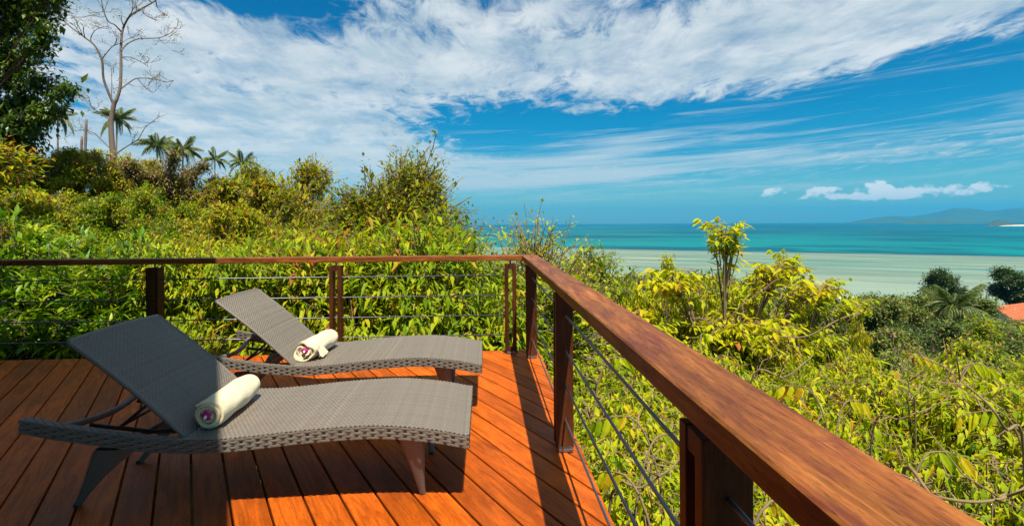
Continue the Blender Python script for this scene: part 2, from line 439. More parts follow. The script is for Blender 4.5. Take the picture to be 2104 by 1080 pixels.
def build_sea():
    rr = np.concatenate([[150.0], np.geomspace(250, 20000, 40)]); th = np.linspace(-PI, PI, 145)
    Rr, Th = np.meshgrid(rr, th, indexing='ij')
    mb = MB(); mb.grid(np.stack([Rr * np.sin(Th), Rr * np.cos(Th), np.full_like(Rr, -60.0)], -1)[:, ::-1])
    m, g, out = new_mat('sea_water')
    ge = g.n('ShaderNodeNewGeometry').outputs['Position']
    p0, p1 = unproject(1190, 515, 1200), unproject(2104, 531, 848)
    d = Vector((p1.x - p0.x, p1.y - p0.y)).normalized(); nrm = Vector((-d.y, d.x))
    c0 = nrm.x * p0.x + nrm.y * p0.y
    sp = g.n('ShaderNodeSeparateXYZ', inp={0: ge})
    s = g.m('SUBTRACT', g.m('ADD', g.m('MULTIPLY', sp.outputs[0], nrm.x), g.m('MULTIPLY', sp.outputs[1], nrm.y)), c0)
    al = g.m('ADD', g.m('MULTIPLY', sp.outputs[0], d.x), g.m('MULTIPLY', sp.outputs[1], d.y))
    q = g.xyz(g.m('MULTIPLY', al, .0016), g.m('MULTIPLY', s, .011), 0)
    q2 = g.xyz(g.m('MULTIPLY', al, .0022), g.m('MULTIPLY', s, .026), 3)
    wob = g.m('MULTIPLY', g.m('SUBTRACT', g.noise(q, 2.2, 5, .6), .5), 30.0)
    s2 = g.m('ADD', s, wob)
    # lagoon floor behind the reef: pale sand, weed bands, bare rubble along the reef edge
    fl = g.noise(q2, 1.3, 8, .66, .5); fl2 = g.noise(g.mapping(q2, sc=(1.6, 1.3, 1)), 1.6, 8, .7)
    lag = g.ramp(fl, [(.30, (.070, .115, .078)), (.45, (.140, .195, .122)), (.58, (.210, .250, .155)), (.72, (.38, .36, .22))])
    lag = g.mix(g.step(fl2, .50, .62, 0, .75), lag, (.085, .14, .13, 1))
    lag = g.mix(g.step(g.noise(g.mapping(q2, loc=(5, 9, 0), sc=(.7, .55, 1)), 1.2, 6, .6), .50, .64, 0, .6), lag, (.050, .200, .165, 1))
    crest = g.m('MULTIPLY', g.step(s2, -34, -8), g.step(s2, 2, 12, 1, 0))
    lag = g.mix(g.m('MULTIPLY', crest, .75), lag, (.20, .155, .105, 1))
    inner = g.step(s2, -700, -330, 1.0, 0.0)
    lag = g.mix(g.m('MULTIPLY', inner, .6), lag, (.29, .34, .26, 1))
    bank = g.m('MULTIPLY', g.step(g.m('ADD', s2, g.m('MULTIPLY', g.m('SUBTRACT', fl2, .5), 160.0)), -365, -345), g.step(g.m('ADD', s2, g.m('MULTIPLY', g.m('SUBTRACT', fl2, .5), 160.0)), -310, -295, 1, 0))
    lag = g.mix(g.m('MULTIPLY', bank, g.step(al, 250, 600)), lag, (.50, .46, .35, 1))
    # open water: turquoise near the reef, deeper blue-green outside, long dark and bright turquoise bands
    ls = g.m('LOGARITHM', g.m('MAXIMUM', g.m('ADD', s2, 40.0), 1.0), 10.0)
    deep = g.ramp(g.m('DIVIDE', ls, 4.4), [(.35, (.000, .150, .138)), (.55, (.000, .165, .152)), (.70, (.000, .112, .118)), (.82, (.000, .075, .092)), (1, (.000, .056, .076))])
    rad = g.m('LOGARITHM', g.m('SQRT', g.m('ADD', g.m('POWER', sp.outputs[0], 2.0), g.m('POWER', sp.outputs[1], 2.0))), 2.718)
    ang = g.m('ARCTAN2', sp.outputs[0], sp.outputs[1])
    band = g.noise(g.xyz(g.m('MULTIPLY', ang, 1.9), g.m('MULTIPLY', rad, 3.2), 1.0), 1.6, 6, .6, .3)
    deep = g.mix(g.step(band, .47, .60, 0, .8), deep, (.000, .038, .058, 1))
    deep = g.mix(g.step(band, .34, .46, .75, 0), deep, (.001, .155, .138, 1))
    col = g.mix(g.step(s2, -2, 6), lag, deep)
    w = g.noise(g.mapping(ge, sc=(.35, .8, 1)), 1.0, 4, .6)
    principled(g, out, **{'Base Color': col, 'Roughness': .28, 'IOR': 1.33, 'Specular IOR Level': .012, 'Normal': bump(g, w, .25, .25)})
    o = mb.build('sea', m, None, True); tag(o, kind='structure')


build_sea()


def build_far_land():
    def ridge(name, pts, depth, thick, base_py, mat, seed, rough):
        """hills as a height field: the skyline at its depth, falling away to the shore in front and behind"""
        rng = np.random.default_rng(seed)
        n, mrows = 160, 25
        pxs = np.linspace(pts[0][0], pts[-1][0], n)
        tops = np.interp(pxs, [p[0] for p in pts], [p[1] for p in pts])
        G_ = np.zeros((mrows, n, 3))
        ph = rng.random(12) * 6.28
        for j in range(mrows):
            v = j / (mrows - 1) * 2 - 1
            dd = depth + v * thick
            for i in range(n):
                p = unproject(pxs[i], tops[i], depth)
                q = unproject(pxs[i], tops[i], dd)
                h = max(0.0, p.z + 60)
                k = (1 - v * v) ** .8
                u = i * .2
                rd = sum(math.sin(u * (1 + a) * .8 + ph[a] + v * (2 + a)) / (1 + a) for a in range(6))
                G_[j, i] = (q.x, q.y, -61.0 + (h + 1) * k * (1 + rough * rd * (1 - k * .75)))
        mb = MB(); mb.grid(G_)
        return mb.build(name, mat, None, True)
    hill = simple_mat('far_forest', (.050, .080, .030), .9, 0, .1, .002, .3)
    isl = simple_mat('island_scrub', (.055, .070, .035), .9, 0, .1, .05, .5)
    sand = simple_mat('island_sand', (.55, .47, .34), .9, 0, .1, .05, .15)
    o = ridge('mountains', [(1730, 459), (1770, 452), (1800, 447), (1830, 444), (1870, 445), (1900, 440), (1930, 435), (1960, 428), (1990, 429), (2020, 432), (2050, 433), (2080, 428), (2120, 425), (2180, 432), (2260, 420), (2400, 430), (2600, 452), (2650, 458)], 14500, 2600, 457, hill, 3, .10)
    tag(o, kind='structure')
    o = ridge('low_islands', [(1850, 459), (1870, 454.5), (1900, 453), (1920, 455), (1938, 452.5), (1952, 452), (1975, 455), (2010, 457), (2030, 456), (2060, 457), (2070, 459)], 9000, 500, 457, hill, 5, .15)
    tag(o, kind='structure')
    o = ridge('island', [(2024, 464.5), (2032, 458), (2042, 454), (2054, 451.5), (2066, 453), (2078, 458), (2094, 459), (2120, 458), (2150, 463)], 5200, 110, 464, isl, 7, .12)
    tag(o, kind='structure')
    o = ridge('island_beach', [(2046, 465.5), (2060, 463), (2090, 461.5), (2130, 461), (2150, 464)], 5040, 60, 464, sand, 8, .05)
    tag(o, kind='structure')


build_far_land()

# ------------------------------------------------------------------ deck
DECK = (-7.7, .565, -2.6, 5.36)       # x0, x1, y0, y1
B_ANG = math.radians(29.3)
U_ = np.array([-math.sin(B_ANG), math.cos(B_ANG)])     # along the boards
N_ = np.array([math.cos(B_ANG), math.sin(B_ANG)])      # across the boards


def clip_poly(poly, a, b, c):
    """keep a*x+b*y<=c"""
    out = []
    for i in range(len(poly)):
        p, q = poly[i], poly[(i + 1) % len(poly)]
        dp, dq = a * p[0] + b * p[1] - c, a * q[0] + b * q[1] - c
        if dp <= 0: out.append(p)
        if dp * dq < 0:
            t = dp / (dp - dq); out.append((p[0] + t * (q[0] - p[0]), p[1] + t * (q[1] - p[1])))
    return out


def build_deck():
    root = empty('timber_deck', (0, 0, 0), 0, 'orange hardwood deck of diagonal boards with dark gaps, railed on two sides', 'deck')
    rng = random.Random(4)
    pitch, gap, th = .1535, .0100, .032
    x0, x1, y0, y1 = DECK
    k0, k1 = int(-9 / pitch), int(6 / pitch)
    for k in range(k0, k1):
        a0, a1 = k * pitch + .02, k * pitch + .02 + pitch - gap
        ctr = N_ * (a0 + a1) / 2
        P = []
        for (aa, uu) in ((a0, -14), (a1, -14), (a1, 14), (a0, 14)):
            P.append(tuple(N_ * aa + U_ * uu))
        e = rng.uniform(0, .004)
        for c in ((1, 0, x1 - e), (-1, 0, -x0), (0, 1, y1 - e), (0, -1, -y0)):
            P = clip_poly(P, *c)
            if len(P) < 3: break
        if len(P) < 3: continue
        P = np.array(P)
        cen = P.mean(0); cen = N_ * (a0 + a1) / 2 + U_ * (cen @ U_)
        # local frame: x along the board, y across
        L = np.stack([(P - cen) @ U_, (P - cen) @ -N_], 1)
        n = len(L)
        area = 0.5 * sum(L[i, 0] * L[(i + 1) % n, 1] - L[(i + 1) % n, 0] * L[i, 1] for i in range(n))
        if area < 0: L = L[::-1]
        if abs(area) < .004: continue
        c = L.mean(0)
        ins = L.copy()
        for i in range(n):
            v = c - L[i]; ln = np.linalg.norm(v)
            ins[i] = L[i]
        # inset the rim a little for an eased edge
        lo = np.sign(L[:, 1] - 0) * .0025
        ins[:, 1] -= lo
        dz = rng.uniform(-.0012, .0012)
        V = np.vstack([np.c_[ins, np.full(n, dz)], np.c_[L, np.full(n, dz - .003)], np.c_[L, np.full(n, -th)]])
        me = bpy.data.meshes.new('board')
        faces = [list(range(n))]
        for r in range(2):
            for i in range(n):
                j = (i + 1) % n
                faces.append([r * n + j, r * n + i, (r + 1) * n + i, (r + 1) * n + j])
        faces.append(list(range(2 * n, 3 * n))[::-1])
        me.from_pydata(V.tolist(), [], faces); me.update()
        o = link('board', me, M['deck'], root)
        o.location = (cen[0], cen[1], 0); o.rotation_euler = (0, 0, math.atan2(U_[1], U_[0]))
    # bearers under the boards and posts down to the slope
    for i in range(9):
        mb = MB(); yy = -2.3 + i * .93
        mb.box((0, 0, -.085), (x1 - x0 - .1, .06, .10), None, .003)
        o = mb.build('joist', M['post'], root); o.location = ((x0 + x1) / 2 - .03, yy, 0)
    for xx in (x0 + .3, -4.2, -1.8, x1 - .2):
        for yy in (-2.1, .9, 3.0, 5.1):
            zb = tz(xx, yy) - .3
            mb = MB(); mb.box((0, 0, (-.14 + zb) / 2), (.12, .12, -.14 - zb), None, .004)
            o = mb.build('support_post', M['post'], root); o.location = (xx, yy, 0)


build_deck()

# ------------------------------------------------------------------ railing
RAIL_TOP, RAIL_BOT = 1.0, .947
CABLES = (.185, .385, .59, .795)


def post_part(parent, x, y, along, rng):
    """pair of planks bridged at the top; along = axis of the railing the pair is spread over"""
    p = empty('post', (x, y, 0)); p.parent = parent
    ztop = .905
    wide, thin, total = .102, .036, .116
    for s in (-1, 1):
        mb = MB()
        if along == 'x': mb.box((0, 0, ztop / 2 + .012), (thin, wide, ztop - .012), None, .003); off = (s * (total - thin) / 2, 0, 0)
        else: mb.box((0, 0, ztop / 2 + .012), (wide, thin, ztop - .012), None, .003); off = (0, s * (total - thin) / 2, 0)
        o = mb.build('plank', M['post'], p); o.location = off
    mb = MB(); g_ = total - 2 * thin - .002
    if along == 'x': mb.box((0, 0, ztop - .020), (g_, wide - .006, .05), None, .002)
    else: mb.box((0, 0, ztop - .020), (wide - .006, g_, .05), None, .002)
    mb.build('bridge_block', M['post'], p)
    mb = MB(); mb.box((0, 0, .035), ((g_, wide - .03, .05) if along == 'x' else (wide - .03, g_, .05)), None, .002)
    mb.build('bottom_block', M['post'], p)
    mb = MB(); mb.tube([(0, 0, ztop - .03), (0, 0, RAIL_BOT + .01)], .011, 8)
    mb.build('rail_pin', M['bracket'], p)
    # steel angle bolted to the deck
    mb = MB()
    mb.box((0, 0, .006), ((.150, .07, .008) if along == 'x' else (.07, .150, .008)), None, .001)
    for s in (-1, 1):
        q = (s * .066, 0, .016) if along == 'x' else (0, s * .066, .016)
        mb.tube([(q[0], q[1], .004), (q[0], q[1], .022)], .010, 6)
    fx = (0, -.058, .014) if along == 'x' else (0, -.075, .014)
    mb.box(fx, (.085, .028, .020), None, .003)
    for s in (-1, 1): mb.tube([(fx[0] + s * .026, fx[1], .02), (fx[0] + s * .026, fx[1], .034)], .009, 6)
    mb.build('foot_bracket', M['bracket'], p)
    return p


def build_railings():
    rng = random.Random(2)
    # --- back railing
    rb = empty('back_railing', (-3, 5.275, 0), 0, 'long timber railing with four steel cables along the back edge of the deck', 'railing')
    W_ = .15
    y0r, y1r = -.075, .075           # rail front / rear
    xl, xr = -4.4, 3.395             # local ends: the right end is mitred into the side rail
    mb = MB()
    n = 24
    e = .005
    prof = [(y0r + e, RAIL_TOP), (y1r - e, RAIL_TOP), (y1r, RAIL_TOP - e), (y1r, RAIL_BOT + e), (y1r - e, RAIL_BOT), (y0r + e, RAIL_BOT), (y0r, RAIL_BOT + e), (y0r, RAIL_TOP - e)]
    def sweep(P0, P1, along):
        m_ = len(P0); V = np.vstack([P0, P1])
        f4 = [[i, (i + 1) % m_, m_ + (i + 1) % m_, m_ + i] for i in range(m_)]
        cap0 = [[0, i + 1, i] for i in range(1, m_ - 1)]; cap1 = [[m_, m_ + i, m_ + i + 1] for i in range(1, m_ - 1)]
        return V, f4, cap0 + cap1
    # mitre runs from inner corner (.39,5.2) to outer corner (.545,5.35)
    def mx(yl): return 3.39 - .001 + (yl - y0r) * (.155 / .15)
    V, f4, f3 = sweep(np.array([(xl, a, b) for a, b in prof]), np.array([(mx(a), a, b) for a, b in prof]), 0)
    me = npmesh('top_rail', V, [np.array(f4), np.array(f3)])
    link('top_rail', me, M['rail'], rb)
    for x in (-6.79, -5.03, -3.255, -1.49, .27):
        post_part(rb, x + 3, -.015, 'x', rng)
    for z in CABLES:
        mb = MB(); mb.tube([(-4.4, -.01, z), (3.24, -.01, z)], .0058, 8)
        mb.build('cable', M['steel'], rb, True)
    # --- side railing
    rs = empty('side_railing', (.4675, 2.0, 0), 0, 'timber railing with wide top rail running from foreground to the far deck corner', 'railing')
    x0r, x1r = -.0775, .0775
    prof2 = [(x0r + e, RAIL_TOP), (x1r - e, RAIL_TOP), (x1r, RAIL_TOP - e), (x1r, RAIL_BOT + e), (x1r - e, RAIL_BOT), (x0r + e, RAIL_BOT), (x0r, RAIL_BOT + e), (x0r, RAIL_TOP - e)]
    def my(xl_): return 3.2 + .001 + (xl_ - x0r) * (.15 / .155)
    V, f4, f3 = sweep(np.array([(a, -4.6, b) for a, b in prof2]), np.array([(a, my(a), b) for a, b in prof2]), 0)
    V2 = V[:, [1, 0, 2]] * np.array([1, -1, 1])      # object x along the rail so that the grain follows it
    me = npmesh('top_rail', V2, [np.array(f4)[:, ::-1], np.array(f3)[:, ::-1]])
    o = link('top_rail', me, M['rail'], rs); o.rotation_euler = (0, 0, PI / 2)
    for y in (5.085, 3.025, 1.02, -1.04):
        post_part(rs, -.001, y - 2.0, 'y', rng)
    for z in CABLES:
        mb = MB(); mb.tube([(0, -4.55, z), (0, 3.10, z)], .0058, 10)
        mb.build('cable', M['steel'], rs, True)


build_railings()

# ------------------------------------------------------------------ house whose eave shades the left of the deck (behind and beside the camera)
def build_house():
    root = empty('villa_house', (-3.5, -2.6, 0), 0, 'villa beside the deck whose wide eave throws the shade over the left boards', 'house')
    H = 4.0
    d = Vector((-1.30, 2.67)).normalized()
    p = Vector((-1.248, 2.545)) + Vector((.129, -.5)) * H
    def on(y): return p.x + (y - p.y) / d.y * d.x
    yf, yb, xl = 4.05, -6.5, -11.0
    off = Vector((3.5, 2.6))
    P = [(on(yf), yf), (xl, yf), (xl, yb), (on(yb), yb)]
    V = [(x + off.x, y + off.y, H) for x, y in P] + [(x + off.x, y + off.y, H + .16) for x, y in P]
    V += [(off.x - 6.5, off.y - 1.5, H + 1.9)]
    F4 = [[0, 1, 2, 3]] + [[i, (i + 1) % 4 + 0, (i + 1) % 4 + 4, i + 4][::-1] for i in range(4)]
    F3 = [[4 + i, 4 + (i + 1) % 4, 8][::-1] for i in range(4)]
    me = npmesh('roof', V, [np.array(F4), np.array(F3)])
    link('roof', me, M['thatch'], root)
    mb = MB(); mb.box((-3.4, -2.0, H / 2 - .0), (6.0, .2, H - .01), None, .01); mb.box((-6.4, -.3, H / 2), (.2, 3.2, H - .012), None, .01)
    mb.build('wall', M['plaster'], root)
    for (x, y) in ((-6.9, 3.6), (-1.9, -2.2)):
        mb = MB(); mb.box((x + off.x, y + off.y, H / 2 + .002), (.2, .2, H - .006), None, .01); mb.build('column', M['post'], root)


build_house()

# ------------------------------------------------------------------ wicker sun loungers
LX = np.array([0, .13, .34, .51, .68, .85, 1.02, 1.20, 1.37, 1.55, 1.68, 1.82, 1.91, 2.00])
LZ = np.array([.464, .432, .395, .366, .350, .348, .360, .377, .388, .394, .386, .369, .352, .331])


def prof_z(x):
    # smooth the measured side profile
    xs = np.asarray(x, float)
    k = np.linspace(-.045, .045, 5)
    return np.mean([np.interp(xs + d, LX, LZ, left=None) if True else 0 for d in k], axis=0)


def woven(mb, fn, nrm, u0, u1, v0, v1, du, dv, wu, amp, rng, segs=4, tint0=.5):
    """strands along v crossing cords along u, over one and under one; fn(u,v) is the surface, nrm(u,v) its normal"""
    nu, nv = int(round((u1 - u0) / du)), int(round((v1 - v0) / dv))
    nn = nv * segs + 1
    vv = np.linspace(v0, v1, nn)
    ph = (vv - v0) / (v1 - v0) * nv * PI
    for i in range(nu):
        uc = u0 + (i + .5) * (u1 - u0) / nu + rng.normal(0, du * .03)
        o = amp * np.cos(ph + (PI if i % 2 else 0) + rng.normal(0, .12))
        rows = []
        for s, dz in ((-.5, -.0009), (0, .0009), (.5, -.0009)):
            Pp = fn(np.full(nn, uc + s * wu), vv) + nrm(np.full(nn, uc), vv) * (o + dz)[:, None]
            rows.append(Pp)
        mb.grid(np.stack(rows, 0), float(np.clip(tint0 + rng.normal(0, .09), 0, 1)))
    n2 = nu * 2 + 1
    uu = np.linspace(u0, u1, n2)
    ph2 = (uu - u0) / (u1 - u0) * nu * PI
    wv = min(dv * .8, .018)
    for j in range(nv):
        vc = v0 + (j + .5) * (v1 - v0) / nv
        o = -amp * np.cos(ph2 - PI / 2) * .0 - amp * .35 * np.where(np.arange(n2) % 2 == 0, 0, (1 if j % 2 else -1) * np.where((np.arange(n2) // 2) % 2 == 0, 1, -1))
        rows = []
        for s, dz in ((-.5, -.0006), (0, .0006), (.5, -.0006)):
            rows.append(fn(uu, np.full(n2, vc + s * wv)) + nrm(uu, np.full(n2, vc)) * (o + dz)[:, None])
        mb.grid(np.stack(rows, 0)[::-1], float(np.clip(tint0 - .12 + rng.normal(0, .1), 0, 1)))


LW = .74


def build_lounger():
    rng = np.random.default_rng(5)
    root = empty('sun_lounger', (0, 0, 0))
    XS = .70                                                   # seat starts, hinge of the backrest

    def seat(u, v):
        return np.stack([u, v, prof_z(u) + .004 - .010 * (1 - ((v - LW / 2) / (LW / 2)) ** 2) * np.clip((u - XS) * 8, 0, 1) * 0 + .003 * np.sin(u * 40) * 0], -1)

    def seat_n(u, v):
        e = 1e-3
        dz = (prof_z(u + e) - prof_z(u - e)) / (2 * e)
        n = np.stack([-dz, np.zeros_like(dz), np.ones_like(dz)], -1)
        return n / np.linalg.norm(n, axis=-1)[:, None]
    mb = MB(); woven(mb, seat, seat_n, XS, 2.0, .004, LW - .004, .0104, .0165, .0114, .0017, rng, 4, .55)
    mb.build('seat', M['wicker'], root, True, 'tint')
    # aprons: long strands woven in brick pattern over upright stakes, down both sides and across the foot
    hgt = .060
    for side in (0, 1):
        y = 0.0 if side == 0 else LW
        sg = -1 if side == 0 else 1
        nrm = lambda u, v, sg=sg: np.tile(np.array([0, sg, 0.0]), (len(u), 1))
        fn = lambda u, v, y=y: np.stack([v, np.full_like(u, y), prof_z(v) + .004 - u * hgt], -1)
        mb = MB()
        woven(mb, fn, nrm, 0.0, 1.0, .0, 2.0, .20, .037, .185, .0030, rng, 6)
        if side == 1:
            pass
        mb.build('side_apron', M['wicker'], root, True, 'tint')
    fn = lambda u, v: np.stack([np.full_like(u, 2.0), v, np.full_like(u, prof_z(np.array([2.0]))[0] + .004) - u * hgt], -1)
    mb = MB(); woven(mb, fn, lambda u, v: np.tile(np.array([1.0, 0, 0]), (len(u), 1)), 0, 1, 0.0, LW, .20, .037, .185, .0030, rng, 6)
    mb.build('foot_apron', M['wicker'], root, True, 'tint')
    # frame core: swept bars inside the aprons, wrapped on top where they run free under the backrest
    core = MB()
    for y in (.022, LW - .022):
        xs = np.linspace(.004, 1.992, 60); z = prof_z(xs)
        sec = [(-.017, -.004), (.017, -.004), (.017, -.052), (-.017, -.052)]
        Gd = np.array([[(x, y + a, zz + b) for a, b in sec + sec[:1]] for x, zz in zip(xs, z)])
        core.grid(Gd[:, ::-1])
        for k in (0, -1): core.add(Gd[k, :4], [[0, 1, 2, 3]])
    zf = prof_z(np.array([1.98]))[0]
    core.box((1.978, LW / 2, zf - .030), (.03, LW - .085, .046))
    core.build('frame', M['wicker_core'], root)
    for y0_ in (0.002, LW - .044):
        mb = MB()
        woven(mb, lambda u, v, y0_=y0_: np.stack([v, y0_ + u, prof_z(v) + .004], -1), seat_n_v(prof_z), 0.0, .042, .0, XS + .02, .014, .020, .0135, .0022, rng, 4, .45)
        mb.build('arm_wrap', M['wicker'], root, True, 'tint')
        mb = MB()
        fn = lambda u, v, y0_=y0_: np.stack([np.full_like(u, -.001), y0_ + v, prof_z(np.zeros_like(u)) + .004 - u * hgt], -1)
        woven(mb, fn, lambda u, v: np.tile(np.array([-1.0, 0, 0]), (len(u), 1)), 0, 1, 0.0, .042, .25, .021, .235, .002, rng, 4, .4)
        inn = .0425 if y0_ < .1 else -.0005
        fn = lambda u, v, y0_=y0_, inn=inn: np.stack([v, np.full_like(u, y0_ + inn), prof_z(v) + .004 - u * hgt], -1)
        sg = 1.0 if y0_ < .1 else -1.0
        woven(mb, fn, lambda u, v, sg=sg: np.tile(np.array([0, sg, 0.0]), (len(u), 1)), 0, 1, 0.0, XS, .20, .037, .185, .0028, rng, 4, .4)
        mb.build('arm_end_wrap', M['wicker'], root, True, 'tint')
    # backrest: slightly dished woven panel with rolled rim
    bx0, bz0 = .70, .352
    bx1, bz1 = .178, .806
    L_ = math.hypot(bx1 - bx0, bz1 - bz0)
    dx, dz = (bx1 - bx0) / L_, (bz1 - bz0) / L_
    yb0, yb1 = .046, LW - .046

    def back(u, v):
        t = u / L_
        sag = -.016 * np.sin(PI * (v - yb0) / (yb1 - yb0)) * np.clip(t * 1.4, 0, 1)
        bow = .012 * np.sin(PI * t)
        nx, nz = -dz, dx
        o = sag * 1.0 - bow
        uu = u + .0
        return np.stack([bx0 + dx * uu - nx * o * -1.0, v, bz0 + dz * uu - nz * o * -1.0], -1)

    def back_n(u, v):
        return np.tile(np.array([dz, 0, -dx]), (len(u), 1))
    br = empty('backrest', (0, 0, 0)); br.parent = root
    mb = MB(); woven(mb, back, back_n, 0.0, L_, yb0, yb1, .0112, .0128, .0112, .0030, rng, 4, .5)
    mb.build('woven_panel', M['wicker'], br, True, 'tint')
    rim = MB()
    us = np.linspace(0, L_, 40)
    for v in (yb0, yb1): rim.tube(back(us, np.full(40, v)) - back_n(us, us) * .006, .011 + .0008 * np.cos(np.arange(40) * PI), 8, .35)
    vs = np.linspace(yb0, yb1, 40)
    rim.tube(back(np.full(40, L_), vs) - back_n(vs, vs) * .006, .011 + .0008 * np.cos(np.arange(40) * PI), 8, .45)
    rim.build('rolled_rim', M['wicker'], br, True, 'tint')
    for v in (.18, LW / 2, LW - .18):
        bk = MB(); bk.tube(back(us, np.full(40, v)) - back_n(us, us) * .016, .009, 6)
        bk.build('back_bar', M['tube'], br, True)
    mb = MB(); mb.tube([(bx0 + .005, .03, bz0 - .018), (bx0 + .005, LW - .03, bz0 - .018)], .010, 8); mb.build('hinge_rod', M['tube'], root, True)
    # bowed bar tying the two arms at the head, wrapped in strand
    t = np.linspace(0, 1, 28)
    mb = MB(); mb.tube(np.stack([.10 + .05 * np.sin(PI * t), .03 + t * (LW - .06), .405 - .035 * np.sin(PI * t)], -1), .016 + .0015 * np.cos(np.arange(28) * PI), 10, .5)
    mb.build('head_bar', M['wicker'], root, True, 'tint')
    # prop of the backrest and its notched rail
    for y in (.20, LW - .20):
        mb = MB(); mb.tube([(.16, y, .362), (.45, y, .322), (.70, y, .320)], .011, 8)
        mb.build('ratchet_rail', M['tube'], root, True)
    mb = MB()
    for y in (.215, LW - .215): mb.tube([(.30, y, .352), (.50, y, .520)], .008, 8)
    mb.tube([(.30, .20, .352), (.30, LW - .20, .352)], .008, 8)
    mb.build('prop', M['tube'], root, True)
    # four tapering wrapped legs
    def leg(y, yfoot, top, foot, flare):
        n = 64
        t = np.linspace(0, 1, n)
        (xa, xb, zt), (xf, wf) = top, foot
        wtop = xb - xa
        w = wf + (wtop - wf) * (1 - t) ** flare
        ctop = (xa + xb) / 2
        cx = ctop + (xf - ctop) * t ** .85
        z = zt * (1 - t)
        yy = y + (yfoot - y) * t
        d = .046 + (.026 - .046) * t
        rib = 1 + .05 * np.cos(np.arange(n) * PI)
        th = np.arange(12) / 12 * 2 * PI
        c, s = np.sign(np.cos(th)) * abs(np.cos(th)) ** .6, np.sign(np.sin(th)) * abs(np.sin(th)) ** .6
        V = np.stack([cx[:, None] + (w * rib)[:, None] / 2 * c[None], yy[:, None] + (d * rib)[:, None] / 2 * s[None], np.repeat(z[:, None], 12, 1)], -1)
        mb = MB(); mb.grid(np.concatenate([V, V[:, :1]], 1), np.repeat(np.where(np.arange(n) % 2 == 0, .75, .15), 13))
        mb.add(V[-1], None, [[0, i + 1, i] for i in range(1, 11)])
        o = mb.build('leg', M['wicker'], root, True, 'tint')
        fb = MB(); fb.tube([(xf, yfoot, .012), (xf, yfoot, -.0)], wf / 2 + .001, 10); fb.build('foot_cap', M['tube'], o, True)
    for y, yf in ((.045, .15), (LW - .045, LW - .15)):
        leg(y, yf, (1.665, 1.785, .318), (1.765, .030), 1.25)
        leg(y, yf, (.30, .50, .312), (.135, .034), 1.7)
    for x in (.40, 1.72):
        mb = MB(); mb.tube([(x, .05, .300), (x, LW - .05, .300)], .014, 8)
        mb.build('cross_bar', M['tube'], root, True)
    return root


def seat_n_v(pz):
    def f(u, v):
        e = 1e-3
        dz = (pz(v + e) - pz(v - e)) / (2 * e)
        n = np.stack([-dz, np.zeros_like(dz), np.ones_like(dz)], -1)
        return n / np.linalg.norm(n, axis=-1)[:, None]
    return f


near_l = build_lounger()
near_l.location = (-2.075, 2.40, 0.0)
tag(near_l, 'grey-brown wicker sun lounger nearest the camera, its raised back in shade', 'sun lounger', 'wicker sun loungers on the deck')
far_l = copy_tree(near_l)
far_l.location = (-2.02, 3.59, 0.0)
tag(far_l, 'grey-brown wicker sun lounger standing fully in the sun by the back railing', 'sun lounger', 'wicker sun loungers on the deck')


def build_towel(name, loc, rz, label, seed, ragged):
    rng = np.random.default_rng(seed)
    root = empty(name, loc, rz, label, 'towel', 'rolled towels on the loungers')
    turns, ro, ri, L_ = 4.2, .071, .012, .45
    n, m_ = 190, 26
    th = np.linspace(0, turns * 2 * PI, n)
    r = ri + (ro - ri) * th / th[-1]
    y = np.linspace(0, L_, m_)
    pitch = (ro - ri) / turns
    mb = MB()
    ph = rng.random(8) * 6.28
    def surf(rr):
        Gd = np.zeros((n, m_, 3))
        for j in range(m_):
            e0 = math.exp(-y[j] / .035); e1 = math.exp(-(L_ - y[j]) / .05)
            wob = ragged * e0 * (np.sin(th * 1.0 + ph[0]) * .010 + np.sin(th * 2.6 + ph[1]) * .006 + np.sin(th * 4.3 + ph[4]) * .004)
            lum = .0016 * np.sin(th * 2 + y[j] * 22 + ph[2]) + .0014 * np.sin(th * 3 - y[j] * 31 + ph[3])
            q = rr + wob + lum - .006 * e1 - .004 * e0 * (1 - ragged)
            yy = y[j] + (.010 * np.sin(th * .5 + ph[5]) + .012 * ragged * np.sin(th * 1.7 + ph[6])) * e0 + .006 * np.sin(th + ph[7]) * e1
            Gd[:, j] = np.stack([np.cos(th + 1.1) * q, yy, np.sin(th + 1.1) * q * .97], -1)
        return Gd
    t_ = pitch * .40
    A, B = surf(r + t_), surf(r - t_)
    mb.grid(A); mb.grid(B[:, ::-1])
    for k in (0, -1): mb.grid(np.stack([A[:, k], B[:, k]], 1)[:, ::(1 if k == 0 else -1)])
    for k in (0, -1): mb.grid(np.stack([A[k], B[k]], 0)[::(-1 if k == 0 else 1)])
    mb.build('terry_roll', M['towel'], root, True)
    if ragged > .4:
        s, v = np.meshgrid(np.linspace(0, 1, 14), np.linspace(0, 1, 12), indexing='ij')
        Gd = np.stack([.062 + .030 * s + .006 * np.sin(v * 9 + s * 4), .02 + v * .13 + .02 * s, .02 - .075 * s + .008 * np.sin(v * 13 + 1) * s], -1)
        mb = MB(); mb.grid(Gd); mb.grid((Gd + np.array([.004, 0, .006]))[:, ::-1])
        mb.build('loose_flap', M['towel'], root, True)
    return root


